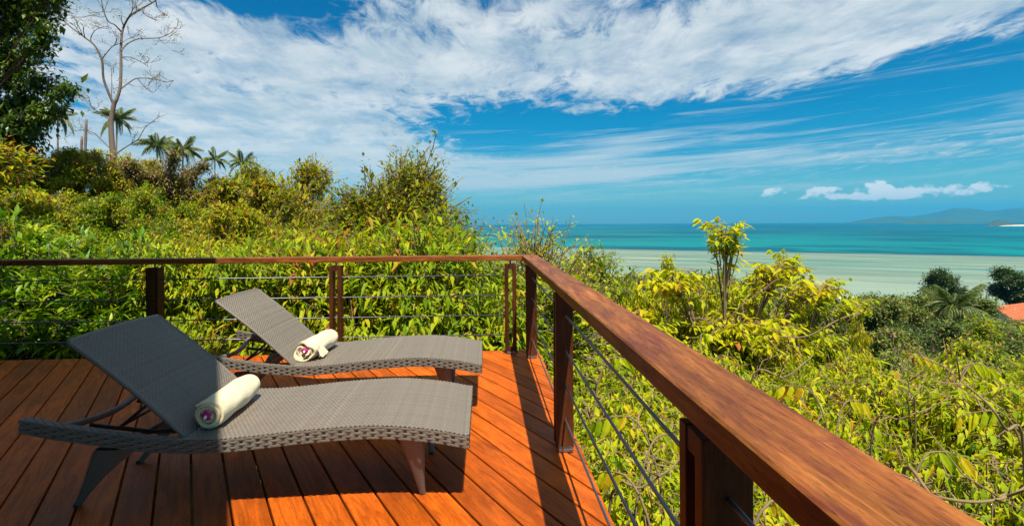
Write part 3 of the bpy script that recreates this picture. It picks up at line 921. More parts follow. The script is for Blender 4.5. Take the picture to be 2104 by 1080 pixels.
def build_orchid(loc, label, seed, rz=0.0):
    rng = np.random.default_rng(seed)
    root = empty('orchid_flower', loc, rz, label, 'flower', 'orchids tucked in the towels')
    for k in range(5):
        a = k / 5 * 2 * PI + .4
        s, v = np.meshgrid(np.linspace(0, 1, 7), np.linspace(-1, 1, 5), indexing='ij')
        w = .011 * np.sin(PI * np.clip(s * .93 + .05, 0, 1)) ** .7
        rr = s * .027
        x, z = rr * math.cos(a) - v * w * math.sin(a), rr * math.sin(a) + v * w * math.cos(a)
        yy = -.020 - .013 * s + .022 * s ** 2 + .003 * v * v + rng.normal(0, .001)
        mb = MB(); mb.grid(np.stack([x, yy, z], -1)); mb.build('petal', M['petal'], root, True)
    mb = MB(); mb.tube([(0, -.018, .001), (.001, -.028, -.003), (.001, -.038, -.009)], [.006, .008, .003], 8); mb.build('lip', M['lip'], root, True)
    mb = MB(); mb.tube([(0, .03, 0), (0, -.018, 0)], .003, 6); mb.build('stem', M['twig'], root, True)
    return root


zs = .350
build_towel('rolled_towel', (-1.318, 2.515, .420), .03, 'neatly rolled cream towel half in shade on the nearer lounger', 3, .15)
build_orchid((-1.316, 2.512, .428), 'magenta orchid in the end of the towel on the nearer lounger', 1)
build_towel('rolled_towel', (-1.275, 3.72, .425), -.10, 'loosely rolled cream towel with crumpled end, fully sunlit on the farther lounger', 9, 1.0)
build_orchid((-1.273, 3.718, .434), 'magenta orchid in the crumpled end of the towel on the farther lounger', 2)

# ------------------------------------------------------------------ vegetation
UP = np.array([0, 0, 1.0])


def unit(a): return a / (np.linalg.norm(a, axis=-1, keepdims=True) + 1e-9)


def template(kind, w, droop, fold):
    if kind == 2:   # two triangles folded along the rib
        V = np.array([(0, 0, 0), (.45, w, fold * w), (1, 0, -droop), (.45, -w, fold * w)]); Q = None
        T = np.array([(0, 2, 1), (0, 3, 2)])
    elif kind == 4:
        V = np.array([(0, 0, 0), (.42, w, fold * w - droop * .18), (.42, 0, -droop * .18), (.42, -w, fold * w - droop * .18), (1, 0, -droop)])
        T = np.array([(0, 2, 1), (0, 3, 2), (1, 2, 4), (2, 3, 4)]); Q = None
    else:
        d = lambda x: -droop * x * x
        V = np.array([(0, 0, 0), (.25, w * .85, fold * w + d(.25)), (.25, 0, d(.25)), (.25, -w * .85, fold * w + d(.25)),
                      (.62, w * .8, fold * w + d(.62)), (.62, 0, d(.62)), (.62, -w * .8, fold * w + d(.62)), (1, 0, d(1))])
        T = np.array([(0, 2, 1), (0, 3, 2), (1, 2, 4), (2, 5, 4), (2, 3, 5), (3, 6, 5), (4, 5, 7), (5, 6, 7)]); Q = None
    return V, T


def leaf_frames(Dv, Nv):
    X = unit(Dv); Y = unit(np.cross(Nv, X)); Z = np.cross(X, Y)
    return X, Y, Z


def leaves_mesh(name, P, Dv, Nv, S, tint, tpl):
    V, T = tpl
    X, Y, Z = leaf_frames(Dv, Nv)
    k = len(V)
    W_ = P[:, None, :] + S[:, None, None] * (V[None, :, 0, None] * X[:, None] + V[None, :, 1, None] * Y[:, None] + V[None, :, 2, None] * Z[:, None])
    idx = (np.arange(len(P))[:, None, None] * k + T[None]).reshape(-1, 3)
    return npmesh(name, W_.reshape(-1, 3), [idx], False, {'tint': np.repeat(tint, k)})


def grow(seed, lobes, twigs, per, leaf, mode, base=(0, 0, 0), fork=.25, trunk_r=.06, twig_r=.006, twig_len=.45, spread=.05,
         inner=.35, bare=0, sides=3, tint_mu=.5, tint_sd=.2, droop_twig=0.12, up_only=True):
    """skeleton of trunk, limbs and twigs through the lobes of a crown, and leaves along the twigs"""
    rng = np.random.default_rng(seed)
    lob = np.array(lobes, float)
    br = MB()
    b = np.array(base, float)
    cen = lob[:, :3].mean(0); fk = b + (cen - b) * fork
    br.tube([b - [0, 0, .3], b + (fk - b) * .5 + rng.normal(0, .02, 3) * np.linalg.norm(fk - b), fk], [trunk_r * 1.2, trunk_r, trunk_r * .85], 7)
    limb_pts = []
    for l in lob:
        c = l[:3]
        mid = fk + (c - fk) * .5 + rng.normal(0, .12, 3) * l[3]
        mid[2] -= .08 * l[5]
        t = np.linspace(0, 1, 6)[:, None]
        path = (1 - t) ** 2 * fk + 2 * t * (1 - t) * mid + t * t * c
        br.tube(path, np.linspace(trunk_r * .6, trunk_r * .22, 6), 5)
        limb_pts.append(path)
    wts = (lob[:, 3] * lob[:, 4] * lob[:, 5]) ** .667; wts /= wts.sum()
    which = rng.choice(len(lob), twigs, p=wts)
    d = unit(rng.normal(0, 1, (twigs, 3)))
    if up_only: d[:, 2] = np.where(d[:, 2] < -.35, -d[:, 2], d[:, 2])
    d = unit(d)
    rad = inner + (1 - inner) * rng.random(twigs) ** .55
    rad *= 1 + .16 * np.sin(d[:, 0] * 5 + which) * np.sin(d[:, 1] * 6 + which * 2.1) + rng.normal(0, .06, twigs)
    tip = lob[which, :3] + d * rad[:, None] * lob[which, 3:6]
    tip[:, 2] = np.maximum(tip[:, 2], b[2] + .05)
    q = rng.integers(2, 6, twigs)
    start = np.array([limb_pts[w][qq] for w, qq in zip(which, q)])
    # limit the drawn twig to its outer stretch, bent towards the light
    dirv = tip - start; ln = np.linalg.norm(dirv, axis=1)
    keep = np.minimum(1.0, twig_len * 2.2 / (ln + 1e-6))
    start2 = tip - dirv * keep[:, None]
    bend = (start2 + tip) / 2 + np.stack([rng.normal(0, .05, twigs), rng.normal(0, .05, twigs), .10 + rng.normal(0, .05, twigs)], 1) * (ln * keep)[:, None]
    tip2 = tip.copy(); tip2[:, 2] -= droop_twig * ln * keep
    for i in range(twigs):
        if i % 4 == 0 or i < bare:      # every fourth twig runs back to its limb so that the crown hangs together
            k_ = 1.45 if i < bare else 1.0
            br.tube([start[i], (start[i] + bend[i]) / 2 + [0, 0, .02], bend[i], tip2[i]], [twig_r * 1.9 * k_, twig_r * 1.6 * k_, twig_r * 1.1 * k_, twig_r * .5], sides, cap=False)
        else:
            br.tube([start2[i], bend[i], tip2[i]], [twig_r * 1.2, twig_r, twig_r * .5], sides, cap=False)
    live = np.arange(bare, twigs)
    tt = np.repeat(live, per)
    k = np.tile(np.arange(per), len(live))
    s = .30 + .70 * (k + rng.random(len(k))) / per
    A, B, C = start2[tt], bend[tt], tip2[tt]
    s_ = s[:, None]
    P = (1 - s_) ** 2 * A + 2 * s_ * (1 - s_) * B + s_ ** 2 * C
    tang = unit(2 * (1 - s_) * (B - A) + 2 * s_ * (C - B))
    outw = unit(P - cen)
    rnd = rng.normal(0, 1, (len(P), 3))
    if mode == 'hang':
        Dv = -UP * .68 + outw * .62 + rnd * .46; Nv = outw * .8 + rnd * .45 + UP * .35
    elif mode == 'rosette':
        P = np.where((rng.random(len(P)) < .7)[:, None], C + (P - C) * .25, P)
        Dv = tang * .45 + rnd * .55 + outw * .25 - UP * .05; Nv = UP + rnd * .30
    elif mode == 'pinnate':
        side = unit(np.cross(tang, UP)); sg = np.where(k % 2 == 0, 1, -1)[:, None]
        Dv = side * sg * .58 - UP * .56 + tang * .36 + rnd * .27; Nv = UP * .8 + side * sg * .5 + rnd * .22
    else:
        Dv = outw * .5 + rnd * .75 - UP * .15; Nv = UP * .6 + outw * .4 + rnd * .5
    P = P + rng.normal(0, 1, P.shape) * spread
    S = leaf[0] * np.exp(rng.normal(0, leaf[1], len(P)))
    tw = rng.normal(0, 1, twigs)
    tint = np.clip(tint_mu + tint_sd * (.65 * tw[tt] + .6 * rng.normal(0, 1, len(P))), 0, 1)
    return br, (P, Dv, Nv, S, tint)


class Kind:
    """one built kind of plant: bark mesh and crown mesh shared by all its copies"""
    def __init__(s, name, seed, tpl, mat, bark, height, **kw):
        br, lv = grow(seed, **kw)
        s.name, s.h, s.tpl, s.mat, s.bark = name, height, tpl, mat, bark
        s.bm = br.mesh(name + '_trunk', True); s.bm.materials.append(M[bark])
        s.lv = lv
        s.h = float(np.percentile(lv[0][:, 2], 99.7))
        s.lm = leaves_mesh(name + '_crown', *lv, tpl); s.lm.materials.append(M[mat])


LEAF_MESH = {}


def leaf_variants(key, tpl, mat):
    if key not in LEAF_MESH:
        LEAF_MESH[key] = []
        for t in (.12, .35, .5, .65, .8, .93):
            me = npmesh('leaf', tpl[0], [tpl[1]], False, {'tint': np.full(len(tpl[0]), t)}); me.materials.append(M[mat])
            LEAF_MESH[key].append(me)
    return LEAF_MESH[key]


def plant(kind, name, loc, scale, rz, label, cat, group, picked=0, sxy=1.0):
    root = empty(name, loc, rz, label, cat, group)
    sc = (scale * sxy, scale * sxy, scale)
    root.scale = sc
    t = link('trunk', kind.bm, None, root)
    if not picked:
        link('crown', kind.lm, None, root)
        return root
    P, Dv, Nv, S, tint = kind.lv
    Mw = Matrix.LocRotScale(Vector(loc), Matrix.Rotation(rz, 3, 'Z').to_euler(), Vector(sc))
    R = np.array(Mw.to_3x3()); Pw = P @ R.T + np.array(loc)
    dist = np.linalg.norm(Pw - np.array([0, 0, CAM_H]), axis=1)
    # in view, and near the outside of the crown towards the camera
    cl = Pw - np.array([0, 0, CAM_H]); fw = np.array([math.sin(YAW), math.cos(YAW), 0]); rt = np.array([math.cos(YAW), -math.sin(YAW), 0])
    dep = cl @ fw; u = cl @ rt / np.maximum(dep, .05); v = cl[:, 2] / np.maximum(dep, .05)
    ok = (dep > .3) & (abs(u) < 1.0) & (v < .44) & (v > -.60)
    order = np.argsort(np.where(ok, dist, 1e9))
    idx = order[:min(picked, int(ok.sum()))]
    rest = np.setdiff1d(np.arange(len(P)), idx)
    lm = leaves_mesh(name + '_crown', P[rest], Dv[rest], Nv[rest], S[rest], tint[rest], kind.tpl); lm.materials.append(M[kind.mat])
    c = link('crown', lm, None, root)
    var = leaf_variants(kind.name, template(8, kind.tpl[0][1][1] if len(kind.tpl[0]) < 8 else .135, .30, .32), kind.mat)
    X, Y, Z = leaf_frames(Dv[idx], Nv[idx])
    for a in range(len(idx)):
        i = idx[a]
        o = link('leaf', var[int(min(5, tint[i] * 6))], None, root)
        Mm = Matrix(np.column_stack([X[a], Y[a], Z[a]]).tolist()).to_4x4()
        o.matrix_local = Matrix.Translation(Vector(P[i])) @ Mm @ Matrix.Scale(float(S[i]), 4)
    return root


# --- kinds
K = {}
for i in range(4):
    r = random.Random(40 + i)
    lob = [(r.uniform(-.5, .5), r.uniform(-.5, .5), 1.35 + r.uniform(-.15, .15), .95, .95, .75)]
    for j in range(6):
        a = j / 6 * 2 * PI + r.uniform(-.3, .3)
        lob.append((math.cos(a) * r.uniform(.8, 1.15), math.sin(a) * r.uniform(.8, 1.15), r.uniform(.75, 1.45), r.uniform(.5, .75), r.uniform(.5, .75), r.uniform(.45, .65)))
    K['lime%d' % i] = Kind('lime_shrub', 100 + i, template(4, .165, .42, .35), 'lime', 'twig', 2.1, lobes=lob, twigs=1000, per=15, leaf=(.088, .32), mode='pinnate',
                           trunk_r=.045, twig_r=.0058, twig_len=.28, spread=.045, bare=70, droop_twig=.30, tint_mu=.56, tint_sd=.26, inner=.22)
for i in range(3):
    r = random.Random(60 + i)
    lob = [(0, 0, 1.9, .75, .7, .8), (0, 0, 1.0, .85, .8, .7)]
    for j in range(5):
        a = j / 5 * 2 * PI + r.uniform(-.3, .3)
        lob.append((math.cos(a) * .6, math.sin(a) * .6, r.uniform(.6, 2.2), r.uniform(.4, .6), r.uniform(.4, .6), r.uniform(.4, .6)))
    K['hang%d' % i] = Kind('hanging_leaf_shrub', 130 + i, template(4, .145, .30, .3), 'hang', 'twig', 2.75, lobes=lob, twigs=1250, per=14, leaf=(.108, .24), mode='hang',
                           trunk_r=.05, twig_r=.005, twig_len=.3, spread=.06, bare=25, tint_mu=.60, tint_sd=.24, inner=.3, up_only=False)
for i in range(2):
    r = random.Random(80 + i)
    lob = [(0, 0, 1.5, .9, .8, .85), (.6, .1, 1.0, .6, .6, .6), (-.6, -.1, 1.1, .6, .6, .6), (.1, -.5, .8, .6, .5, .6), (-.2, .5, 1.4, .6, .6, .6)]
    K['gloss%d' % i] = Kind('glossy_shrub', 160 + i, template(8, .135, .30, .25), 'gloss', 'trunk', 2.35, lobes=lob, twigs=800, per=13, leaf=(.125, .26), mode='rosette',
                            trunk_r=.05, twig_r=.006, twig_len=.3, spread=.02, tint_mu=.62, tint_sd=.26, inner=.35, up_only=False)


def tree_lobes(r, n, R, z0, z1, lr):
    lob = [(0, 0, (z0 + z1) / 2, R * .6, R * .6, (z1 - z0) * .45)]
    for j in range(n):
        a = j / n * 2 * PI * 1.0 + r.uniform(-.4, .4)
        q = R * r.uniform(.45, .85)
        lob.append((math.cos(a) * q, math.sin(a) * q, r.uniform(z0, z1), r.uniform(.7, 1.2) * lr, r.uniform(.7, 1.2) * lr, r.uniform(.6, 1.0) * lr))
    return lob


for i, (mat, mu) in enumerate((('olive', .64), ('olive', .52), ('rust', .52), ('hang', .50), ('dry', .52))):
    r = random.Random(200 + i)
    K['hill%d' % i] = Kind('hill_tree', 210 + i, template(4, .22, .2, .3), mat, 'trunk' if mat != 'dry' else 'twig', 4.0, lobes=tree_lobes(r, 11, 2.1, 1.2, 3.6, .62), twigs=1300, per=13,
                           leaf=(.125, .28), mode='random', fork=.35, trunk_r=.09, twig_r=.009, twig_len=.45, spread=.07, bare=60, tint_mu=mu, tint_sd=.31, inner=.25)
r = random.Random(300)
K['thicket'] = Kind('brown_thicket', 301, template(2, .26, .15, .3), 'rust', 'twig', 4.6,
                    lobes=[(0, 0, 2.6, 1.5, 1.3, 1.5), (-1.2, 0, 1.6, 1.0, 1.0, 1.0), (1.2, .1, 1.7, 1.0, 1.0, 1.1), (.3, 0, 3.6, .75, .75, .9), (-.5, -.2, 3.3, .7, .7, .6), (.5, -.9, 1.8, .8, .6, .9), (-.4, -.9, 1.3, .8, .6, .8)],
                    twigs=3600, per=13, leaf=(.070, .28), mode='random', fork=.3, trunk_r=.09, twig_r=.007, twig_len=.42, spread=.05, bare=260, tint_mu=.44, tint_sd=.25, inner=.3)
K['wispy'] = Kind('wispy_shrub', 320, template(4, .26, .15, .3), 'olive', 'twig', 3.0, lobes=[(0, 0, 2.1, .65, .6, .9), (-.5, .1, 1.7, .5, .5, .6), (.5, 0, 1.6, .6, .5, .6), (0, 0, 1.0, .9, .8, .7)],
                  twigs=700, per=12, leaf=(.040, .28), mode='random', fork=.25, trunk_r=.035, twig_r=.005, twig_len=.45, spread=.03, bare=40, tint_mu=.68, tint_sd=.2, inner=.3)
K['bushy'] = Kind('olive_bush', 321, template(4, .24, .15, .3), 'olive', 'trunk', 2.4, lobes=[(0, 0, 1.3, .8, .8, .9), (-.5, 0, .9, .6, .6, .6), (.5, 0, .9, .6, .6, .6), (.15, 0, 1.9, .4, .4, .5)],
                  twigs=900, per=14, leaf=(.058, .28), mode='random', fork=.3, trunk_r=.05, twig_r=.006, twig_len=.35, spread=.04, bare=40, tint_mu=.36, tint_sd=.22, inner=.3)
K['sapling'] = Kind('lime_sapling', 330, template(8, .20, .2, .35), 'lime', 'twig', 3.2,
                    lobes=[(.05, 0, 2.78, .26, .25, .34), (-.40, .05, 2.25, .36, .32, .20), (.55, 0, 2.3, .36, .32, .20), (1.0, .05, 2.05, .35, .3, .22), (-.75, 0, 1.75, .35, .35, .25), (.1, 0, 1.6, .7, .6, .35)],
                    twigs=250, per=14, leaf=(.080, .24), mode='pinnate', fork=.45, trunk_r=.024, twig_r=.005, twig_len=.28, spread=.02, bare=14, tint_mu=.66, tint_sd=.13, inner=.3)
for i in range(2):
    r = random.Random(380 + i)
    K['edge%d' % i] = Kind('forest_edge_tree', 390 + i, template(4, .22, .2, .3), 'forest', 'trunk', 4.0, lobes=tree_lobes(r, 10, 2.0, 1.3, 3.5, .7), twigs=1200, per=13,
                           leaf=(.115, .3), mode='random', fork=.35, trunk_r=.09, twig_r=.009, twig_len=.45, spread=.08, bare=60, tint_mu=.34 + .16 * i, tint_sd=.24, inner=.25)
for i in range(5):
    r = random.Random(400 + i)
    if i < 3: lob = tree_lobes(r, 9, 2.6, 2.6, 5.6, 1.15)
    elif i == 3: lob = tree_lobes(r, 7, 2.5, 2.0, 4.0, 1.3)
    else: lob = [(0, 0, 6.6, 1.6, 1.5, .9), (1.4, .3, 5.7, 1.3, 1.2, .7), (-1.5, 0, 5.5, 1.3, 1.2, .7), (.2, -.6, 5.0, 1.2, 1.0, .5), (.9, .6, 7.2, 1.0, 1.0, .6)]
    K['far%d' % i] = Kind('forest_tree', 410 + i, template(2, .30, .15, .3), 'forest' if i < 4 else 'dark', 'trunk', 6.8 if i < 3 else 5.2 if i == 3 else 7.9, lobes=lob, twigs=1700, per=10,
                          leaf=(.17, .3), mode='random', fork=.45, trunk_r=.13, twig_r=.012, twig_len=.6, spread=.20, bare=20, tint_mu=.42, tint_sd=.24, inner=.45)


def at_top(kind, name, px, py, depth, label, cat, group, rz=None, base_z=None, picked=0, sxy=1.0, seed=0):
    """stand a plant on the slope so that its top reaches the height seen at (px, py) at this depth"""
    p = unproject(px, py, depth)
    zb = tz(p.x, p.y) if base_z is None else base_z
    k = K[kind]
    sc = max(.25, (p.z - zb) / k.h)
    rr = random.Random(int(px * 7 + py * 3 + depth * 11 + seed))
    return plant(k, name, (p.x, p.y, zb), sc, rr.uniform(0, 6.28) if rz is None else rz, label, cat, group, picked, sxy)


# --- left: glossy broad-leaf shrubs right behind the railing
for n_, (px, py, D, k, lb) in enumerate([
        (20, 455, 7.0, 'gloss0', 'glossy green shrub at the left edge of the photo just behind the back railing'),
        (150, 505, 6.6, 'gloss1', 'glossy long-leaved shrub between the left edge and the shaded railing post'),
        (285, 497, 6.7, 'gloss0', 'bright glossy shrub directly behind the dark shaded railing post'),
        (-120, 470, 6.3, 'gloss1', 'glossy shrub standing half outside the left edge behind the railing')]):
    at_top(k, 'glossy_shrub', px, py, D, lb, 'shrub', 'glossy shrubs behind the railing', picked=150 if n_ < 2 else 0, sxy=1.0)
# --- yellow-green shrubs with hanging leaves along the back railing
hl = ['yellow-green hanging-leaf shrub right beside the shaded post', 'hanging-leaf shrub seen behind the raised back of the farther lounger', 'hanging-leaf shrub just left of the sunlit double post',
      'hanging-leaf shrub just right of the sunlit double post', 'hanging-leaf shrub behind the foot half of the farther lounger', 'dense hanging-leaf shrub below the brown thicket, left of the railing corner', 'hanging-leaf shrub against the narrow post at the railing corner']
for n_, (px, py, D) in enumerate([(385, 512, 6.9), (500, 506, 7.0), (610, 505, 6.9), (715, 500, 7.1), (815, 480, 7.3), (885, 466, 7.4), (1000, 575, 6.8)]):
    at_top('hang%d' % (n_ % 3), 'hanging_leaf_shrub', px, py, D, hl[n_], 'shrub', 'hanging-leaf shrubs along the back railing', picked=140 if n_ in (3, 6) else 0, sxy=.95)
for n_, (px, py, D) in enumerate([(440, 490, 8.8), (560, 496, 9.0), (680, 488, 9.0), (775, 470, 9.2), (905, 505, 9.5), (330, 486, 9.0)]):
    at_top('hang%d' % ((n_ + 1) % 3), 'hanging_leaf_shrub', px, py, D, 'hanging-leaf shrub of the second row, ' + ['right of the shaded post', 'above the raised back of the farther lounger', 'behind the sunlit double post', 'at the left foot of the brown thicket', 'between the brown thicket and the railing corner', 'behind the shaded post'][n_], 'shrub', 'hanging-leaf shrubs of the second row', sxy=1.1)
at_top('bushy', 'olive_bush', 1030, 535, 8.2, 'olive small-leaved bush behind the railing corner', 'bush', None, sxy=1.1)
at_top('wispy', 'wispy_shrub', 1095, 448, 9.5, 'wispy thin-leaved shrub rising above the railing corner against the sea', 'shrub', None, sxy=1.1)
at_top('wispy', 'wispy_shrub', 1165, 528, 10.5, 'low wispy shrub right of the tall wispy one over the side railing', 'shrub', None, sxy=1.3)
at_top('bushy', 'olive_bush', 1225, 514, 12.0, 'dark olive pointed bush standing out over the reef flat, beyond the side railing', 'bush', None, sxy=1.0)
at_top('bushy', 'olive_bush', 1120, 562, 8.0, 'olive bush just below the top rail near the railing corner', 'bush', None, sxy=1.2)
# --- the big brown thicket
at_top('thicket', 'brown_thicket', 812, 332, 12.5, 'big rounded brown thicket of dry twigs and small leaves against the sky', 'tree', None, rz=.2, sxy=1.0)
at_top('hill0', 'hill_tree', 872, 440, 11.5, 'green leafy shoulder tree at the right side of the brown thicket', 'tree', None, sxy=.55)
# --- hillside on the left
hs = [(60, 300, 16, 0, 1.0, 'olive-leaved tree on the hill behind the dark leaning tree'),
      (150, 318, 18, 0, 1.0, 'olive tree on the ridge to the left of the bare tree'),
      (250, 310, 18, 0, 1.0, 'olive tree hiding the foot of the bare tree'),
      (90, 395, 12, 1, 1.0, 'green hillside tree below the dark tree at the left'),
      (210, 380, 13, 3, 1.0, 'lime green tree in the middle of the left slope'),
      (330, 316, 18, 4, 1.0, 'dry brown twiggy tree below the pair of palms'),
      (335, 398, 13, 3, .95, 'lime green tree with bright top in front of the dry brown one'),
      (425, 352, 20, 4, .9, 'dry pale tree under the single small palm on the ridge'),
      (480, 336, 19, 2, .95, 'rusty tree left of the tall orange-leaved one'),
      (580, 330, 18, 2, .95, 'tall orange-leaved tree on the skyline left of the lone palm'),
      (530, 390, 15, 2, .9, 'rusty tree in front of the tall orange-leaved one'),
      (628, 432, 17, 2, .6, 'low rusty tree beside the lone palm'),
      (440, 430, 12, 0, .9, 'olive bush low on the slope behind the second-row shrubs'),
      (180, 450, 10, 3, .9, 'lime green tree low on the slope behind the glossy shrubs'),
      (40, 425, 10, 3, .9, 'lime green tree low on the slope at the left edge of the photo'),
      (290, 455, 9.8, 3, .8, 'lime green bush with large leaves above the shaded railing'),
      (700, 440, 15, 4, .8, 'dry brown bush at the left foot of the brown thicket'),
      (-60, 330, 14, 1, 1.1, 'green tree beyond the left edge of the photo'),
      (-10, 360, 18, 0, 1.1, 'olive tree behind the dark leaning tree')]
for n_, (px, py, D, k, sx, lb) in enumerate(hs):
    at_top('hill%d' % k, 'hill_tree', px, py, D, lb, 'tree', 'trees on the left hillside', sxy=sx * .92)


rl = random.Random(8)
for x, y in [(-9.5, 2.5), (-9.0, 5.0), (-8.2, 7.0), (-9.8, 8.5), (-12.5, 4.5), (-13, 8), (-12, 11), (-16, 6), (-17, 11), (-15.5, 14.5), (-20, 9), (-21, 15), (-25, 12), (-19, 20), (-26, 20), (-11, -1), (-14, 1)]:
    near = math.hypot(x, y) < 11.5
    k = K[rl.choice(['gloss0', 'gloss1'])] if near else K['hill%d' % rl.choice([0, 1, 3, 2])]
    plant(k, 'glossy_shrub' if near else 'hill_tree', (x, y, tz(x, y)), rl.uniform(.95, 1.3), rl.uniform(0, 6.28), 'leafy %s on the slope beyond the left edge of the photo' % ('shrub' if near else 'tree'), 'shrub' if near else 'tree',
          'shrubs beyond the left edge' if near else 'trees beyond the left edge')


# --- dark tree at upper left
def dark_tree():
    D = 14.5; kd = D / 11
    base = unproject(-260, 420, D); base.z = tz(base.x, base.y)
    spots = [(-40, -60, 1.2, .9), (60, 10, .65, .6), (95, 70, .35, .3), (20, 120, .75, .6), (85, 165, .42, .28), (150, 185, .28, .18), (40, 215, .6, .4), (105, 225, .38, .28), (-20, 290, .75, .55), (40, 300, .5, .45), (-120, 120, 1.1, 1.0),
             (-90, 360, .7, .6), (80, -60, .7, .5), (115, -30, .35, .3), (-150, -40, 1.1, 1.0), (55, 250, .5, .35)]
    lob = []
    for i, (px, py, a, b) in enumerate(spots):
        p = unproject(px, py, D + .5 * math.sin(i * 2.3)) - base
        lob.append((p.x, p.y, p.z, a * kd, a * kd, b * kd))
    br, lv = grow(500, lob, 3000, 12, (.150, .28), 'random', fork=.40, trunk_r=.06, twig_r=.006, twig_len=.35, spread=.08, tint_mu=.64, tint_sd=.26, inner=.2, up_only=False)
    root = empty('dark_tree', base, 0, 'large dark green leaning tree filling the upper left corner', 'tree')
    br.build('trunk', M['dark_bark'], root, True)
    me = leaves_mesh('crown', *lv, template(4, .25, .15, .25)); link('crown', me, M['dark'], root)


dark_tree()


# --- the bare tree
def bare_tree():
    D = 24.0
    rng = np.random.default_rng(77)
    base = unproject(232, 345, D); base.z = tz(base.x, base.y)
    root = empty('bare_tree', base, 0, 'tall leafless grey tree with forked trunk and thin curving branches', 'tree')
    def path(pts, dz=0.0):
        P = np.array([np.array(unproject(x, y, D + dz * (i / max(1, len(pts) - 1)))) for i, (x, y) in enumerate(pts)]) - np.array(base)
        # resample as a smooth curve
        t = np.linspace(0, len(P) - 1, len(P) * 5)
        i = np.clip(t.astype(int), 0, len(P) - 2); f = (t - i)[:, None]
        p0, p1, p2, p3 = P[np.maximum(i - 1, 0)], P[i], P[i + 1], P[np.minimum(i + 2, len(P) - 1)]
        return .5 * (2 * p1 + (p2 - p0) * f + (2 * p0 - 5 * p1 + 4 * p2 - p3) * f ** 2 + (3 * p1 - p0 - 3 * p2 + p3) * f ** 3)
    mb = MB()
    tr = path([(233, 330), (229, 285), (228, 250), (233, 218), (238, 205)])
    tr = np.vstack([[[0.05, 0, -.3]], tr]); mb.tube(tr, np.linspace(.125, .085, len(tr)), 9)
    mb.build('trunk', M['dead'], root, True)
    limbs = [([(233, 215), (222, 190), (212, 160), (209, 125), (195, 95), (172, 76), (150, 60), (128, 42), (113, 36)], -1.2, .085),
             ([(238, 208), (246, 180), (248, 140), (248, 95), (252, 60), (266, 34), (290, 18), (318, 2), (325, -14)], .6, .105),
             ([(248, 105), (262, 90), (285, 80), (325, 78), (350, 68), (366, 52)], 1.4, .05),
             ([(249, 182), (262, 172), (282, 161), (320, 163), (338, 169), (356, 166)], 1.0, .05),
             ([(249, 66), (236, 52), (222, 44), (212, 20), (206, -8)], -.8, .055),
             ([(252, 58), (262, 38), (272, 20), (272, -10)], -1.0, .05),
             ([(210, 120), (222, 105), (232, 95), (250, 88), (262, 80)], .8, .04),
             ([(228, 205), (229, 170), (227, 128)], .4, .035),
             ([(249, 118), (268, 118), (290, 128), (305, 138)], 1.2, .035),
             ([(195, 95), (186, 82), (192, 66), (205, 58), (222, 55)], -.6, .035),
             ([(170, 75), (160, 52), (146, 30)], -.9, .03),
             ([(235, 318), (258, 302), (282, 287), (298, 262), (318, 246)], .7, .05),
             ([(231, 310), (205, 285), (190, 272), (160, 268), (140, 275)], -.7, .035),
             ([(229, 250), (205, 232), (188, 220), (182, 200)], -.7, .04),
             ([(282, 161), (296, 178), (312, 190), (322, 184)], .4, .03),
             ([(290, 18), (300, 32), (318, 40), (322, 30)], .4, .03),
             ([(325, 78), (338, 90), (352, 78)], .3, .022)]
    tips = []
    for pts, dz, r0 in limbs:
        P = path(pts, dz)
        m2 = MB(); m2.tube(P, np.linspace(r0 * .68, r0 * .22, len(P)), 7)
        for q in range(7):
            i = rng.integers(len(P) // 3, len(P))
            d = unit(rng.normal(0, 1, 3) * [1, .6, .6] + [0, 0, .55]); ln = rng.uniform(.3, .8)
            a = P[i]; b = a + d * ln * .5 + rng.normal(0, .04, 3); c = b + unit(d + [0, 0, .35] + rng.normal(0, .3, 3)) * ln * .5
            m2.tube([a, b, c], [r0 * .26, r0 * .2, .007], 4); tips.append(c)
            for h in range(2):
                e = c + unit(d + rng.normal(0, .8, 3)) * rng.uniform(.12, .3); m2.tube([b if h else c, e], [.011, .006], 3); tips.append(e)
        m2.build('branch', M['dead'], root, True)
    # dry seed clusters at the twig ends
    tips = np.array(tips)
    P = np.repeat(tips, 5, 0) + rng.normal(0, .06, (len(tips) * 5, 3))
    n = len(P)
    me = leaves_mesh('seed_pods', P, rng.normal(0, 1, (n, 3)), rng.normal(0, 1, (n, 3)), np.full(n, .07), rng.random(n), template(2, .2, .1, .3))
    o = link('seed_pods', me, M['dry'], root); o['kind'] = 'stuff'


bare_tree()


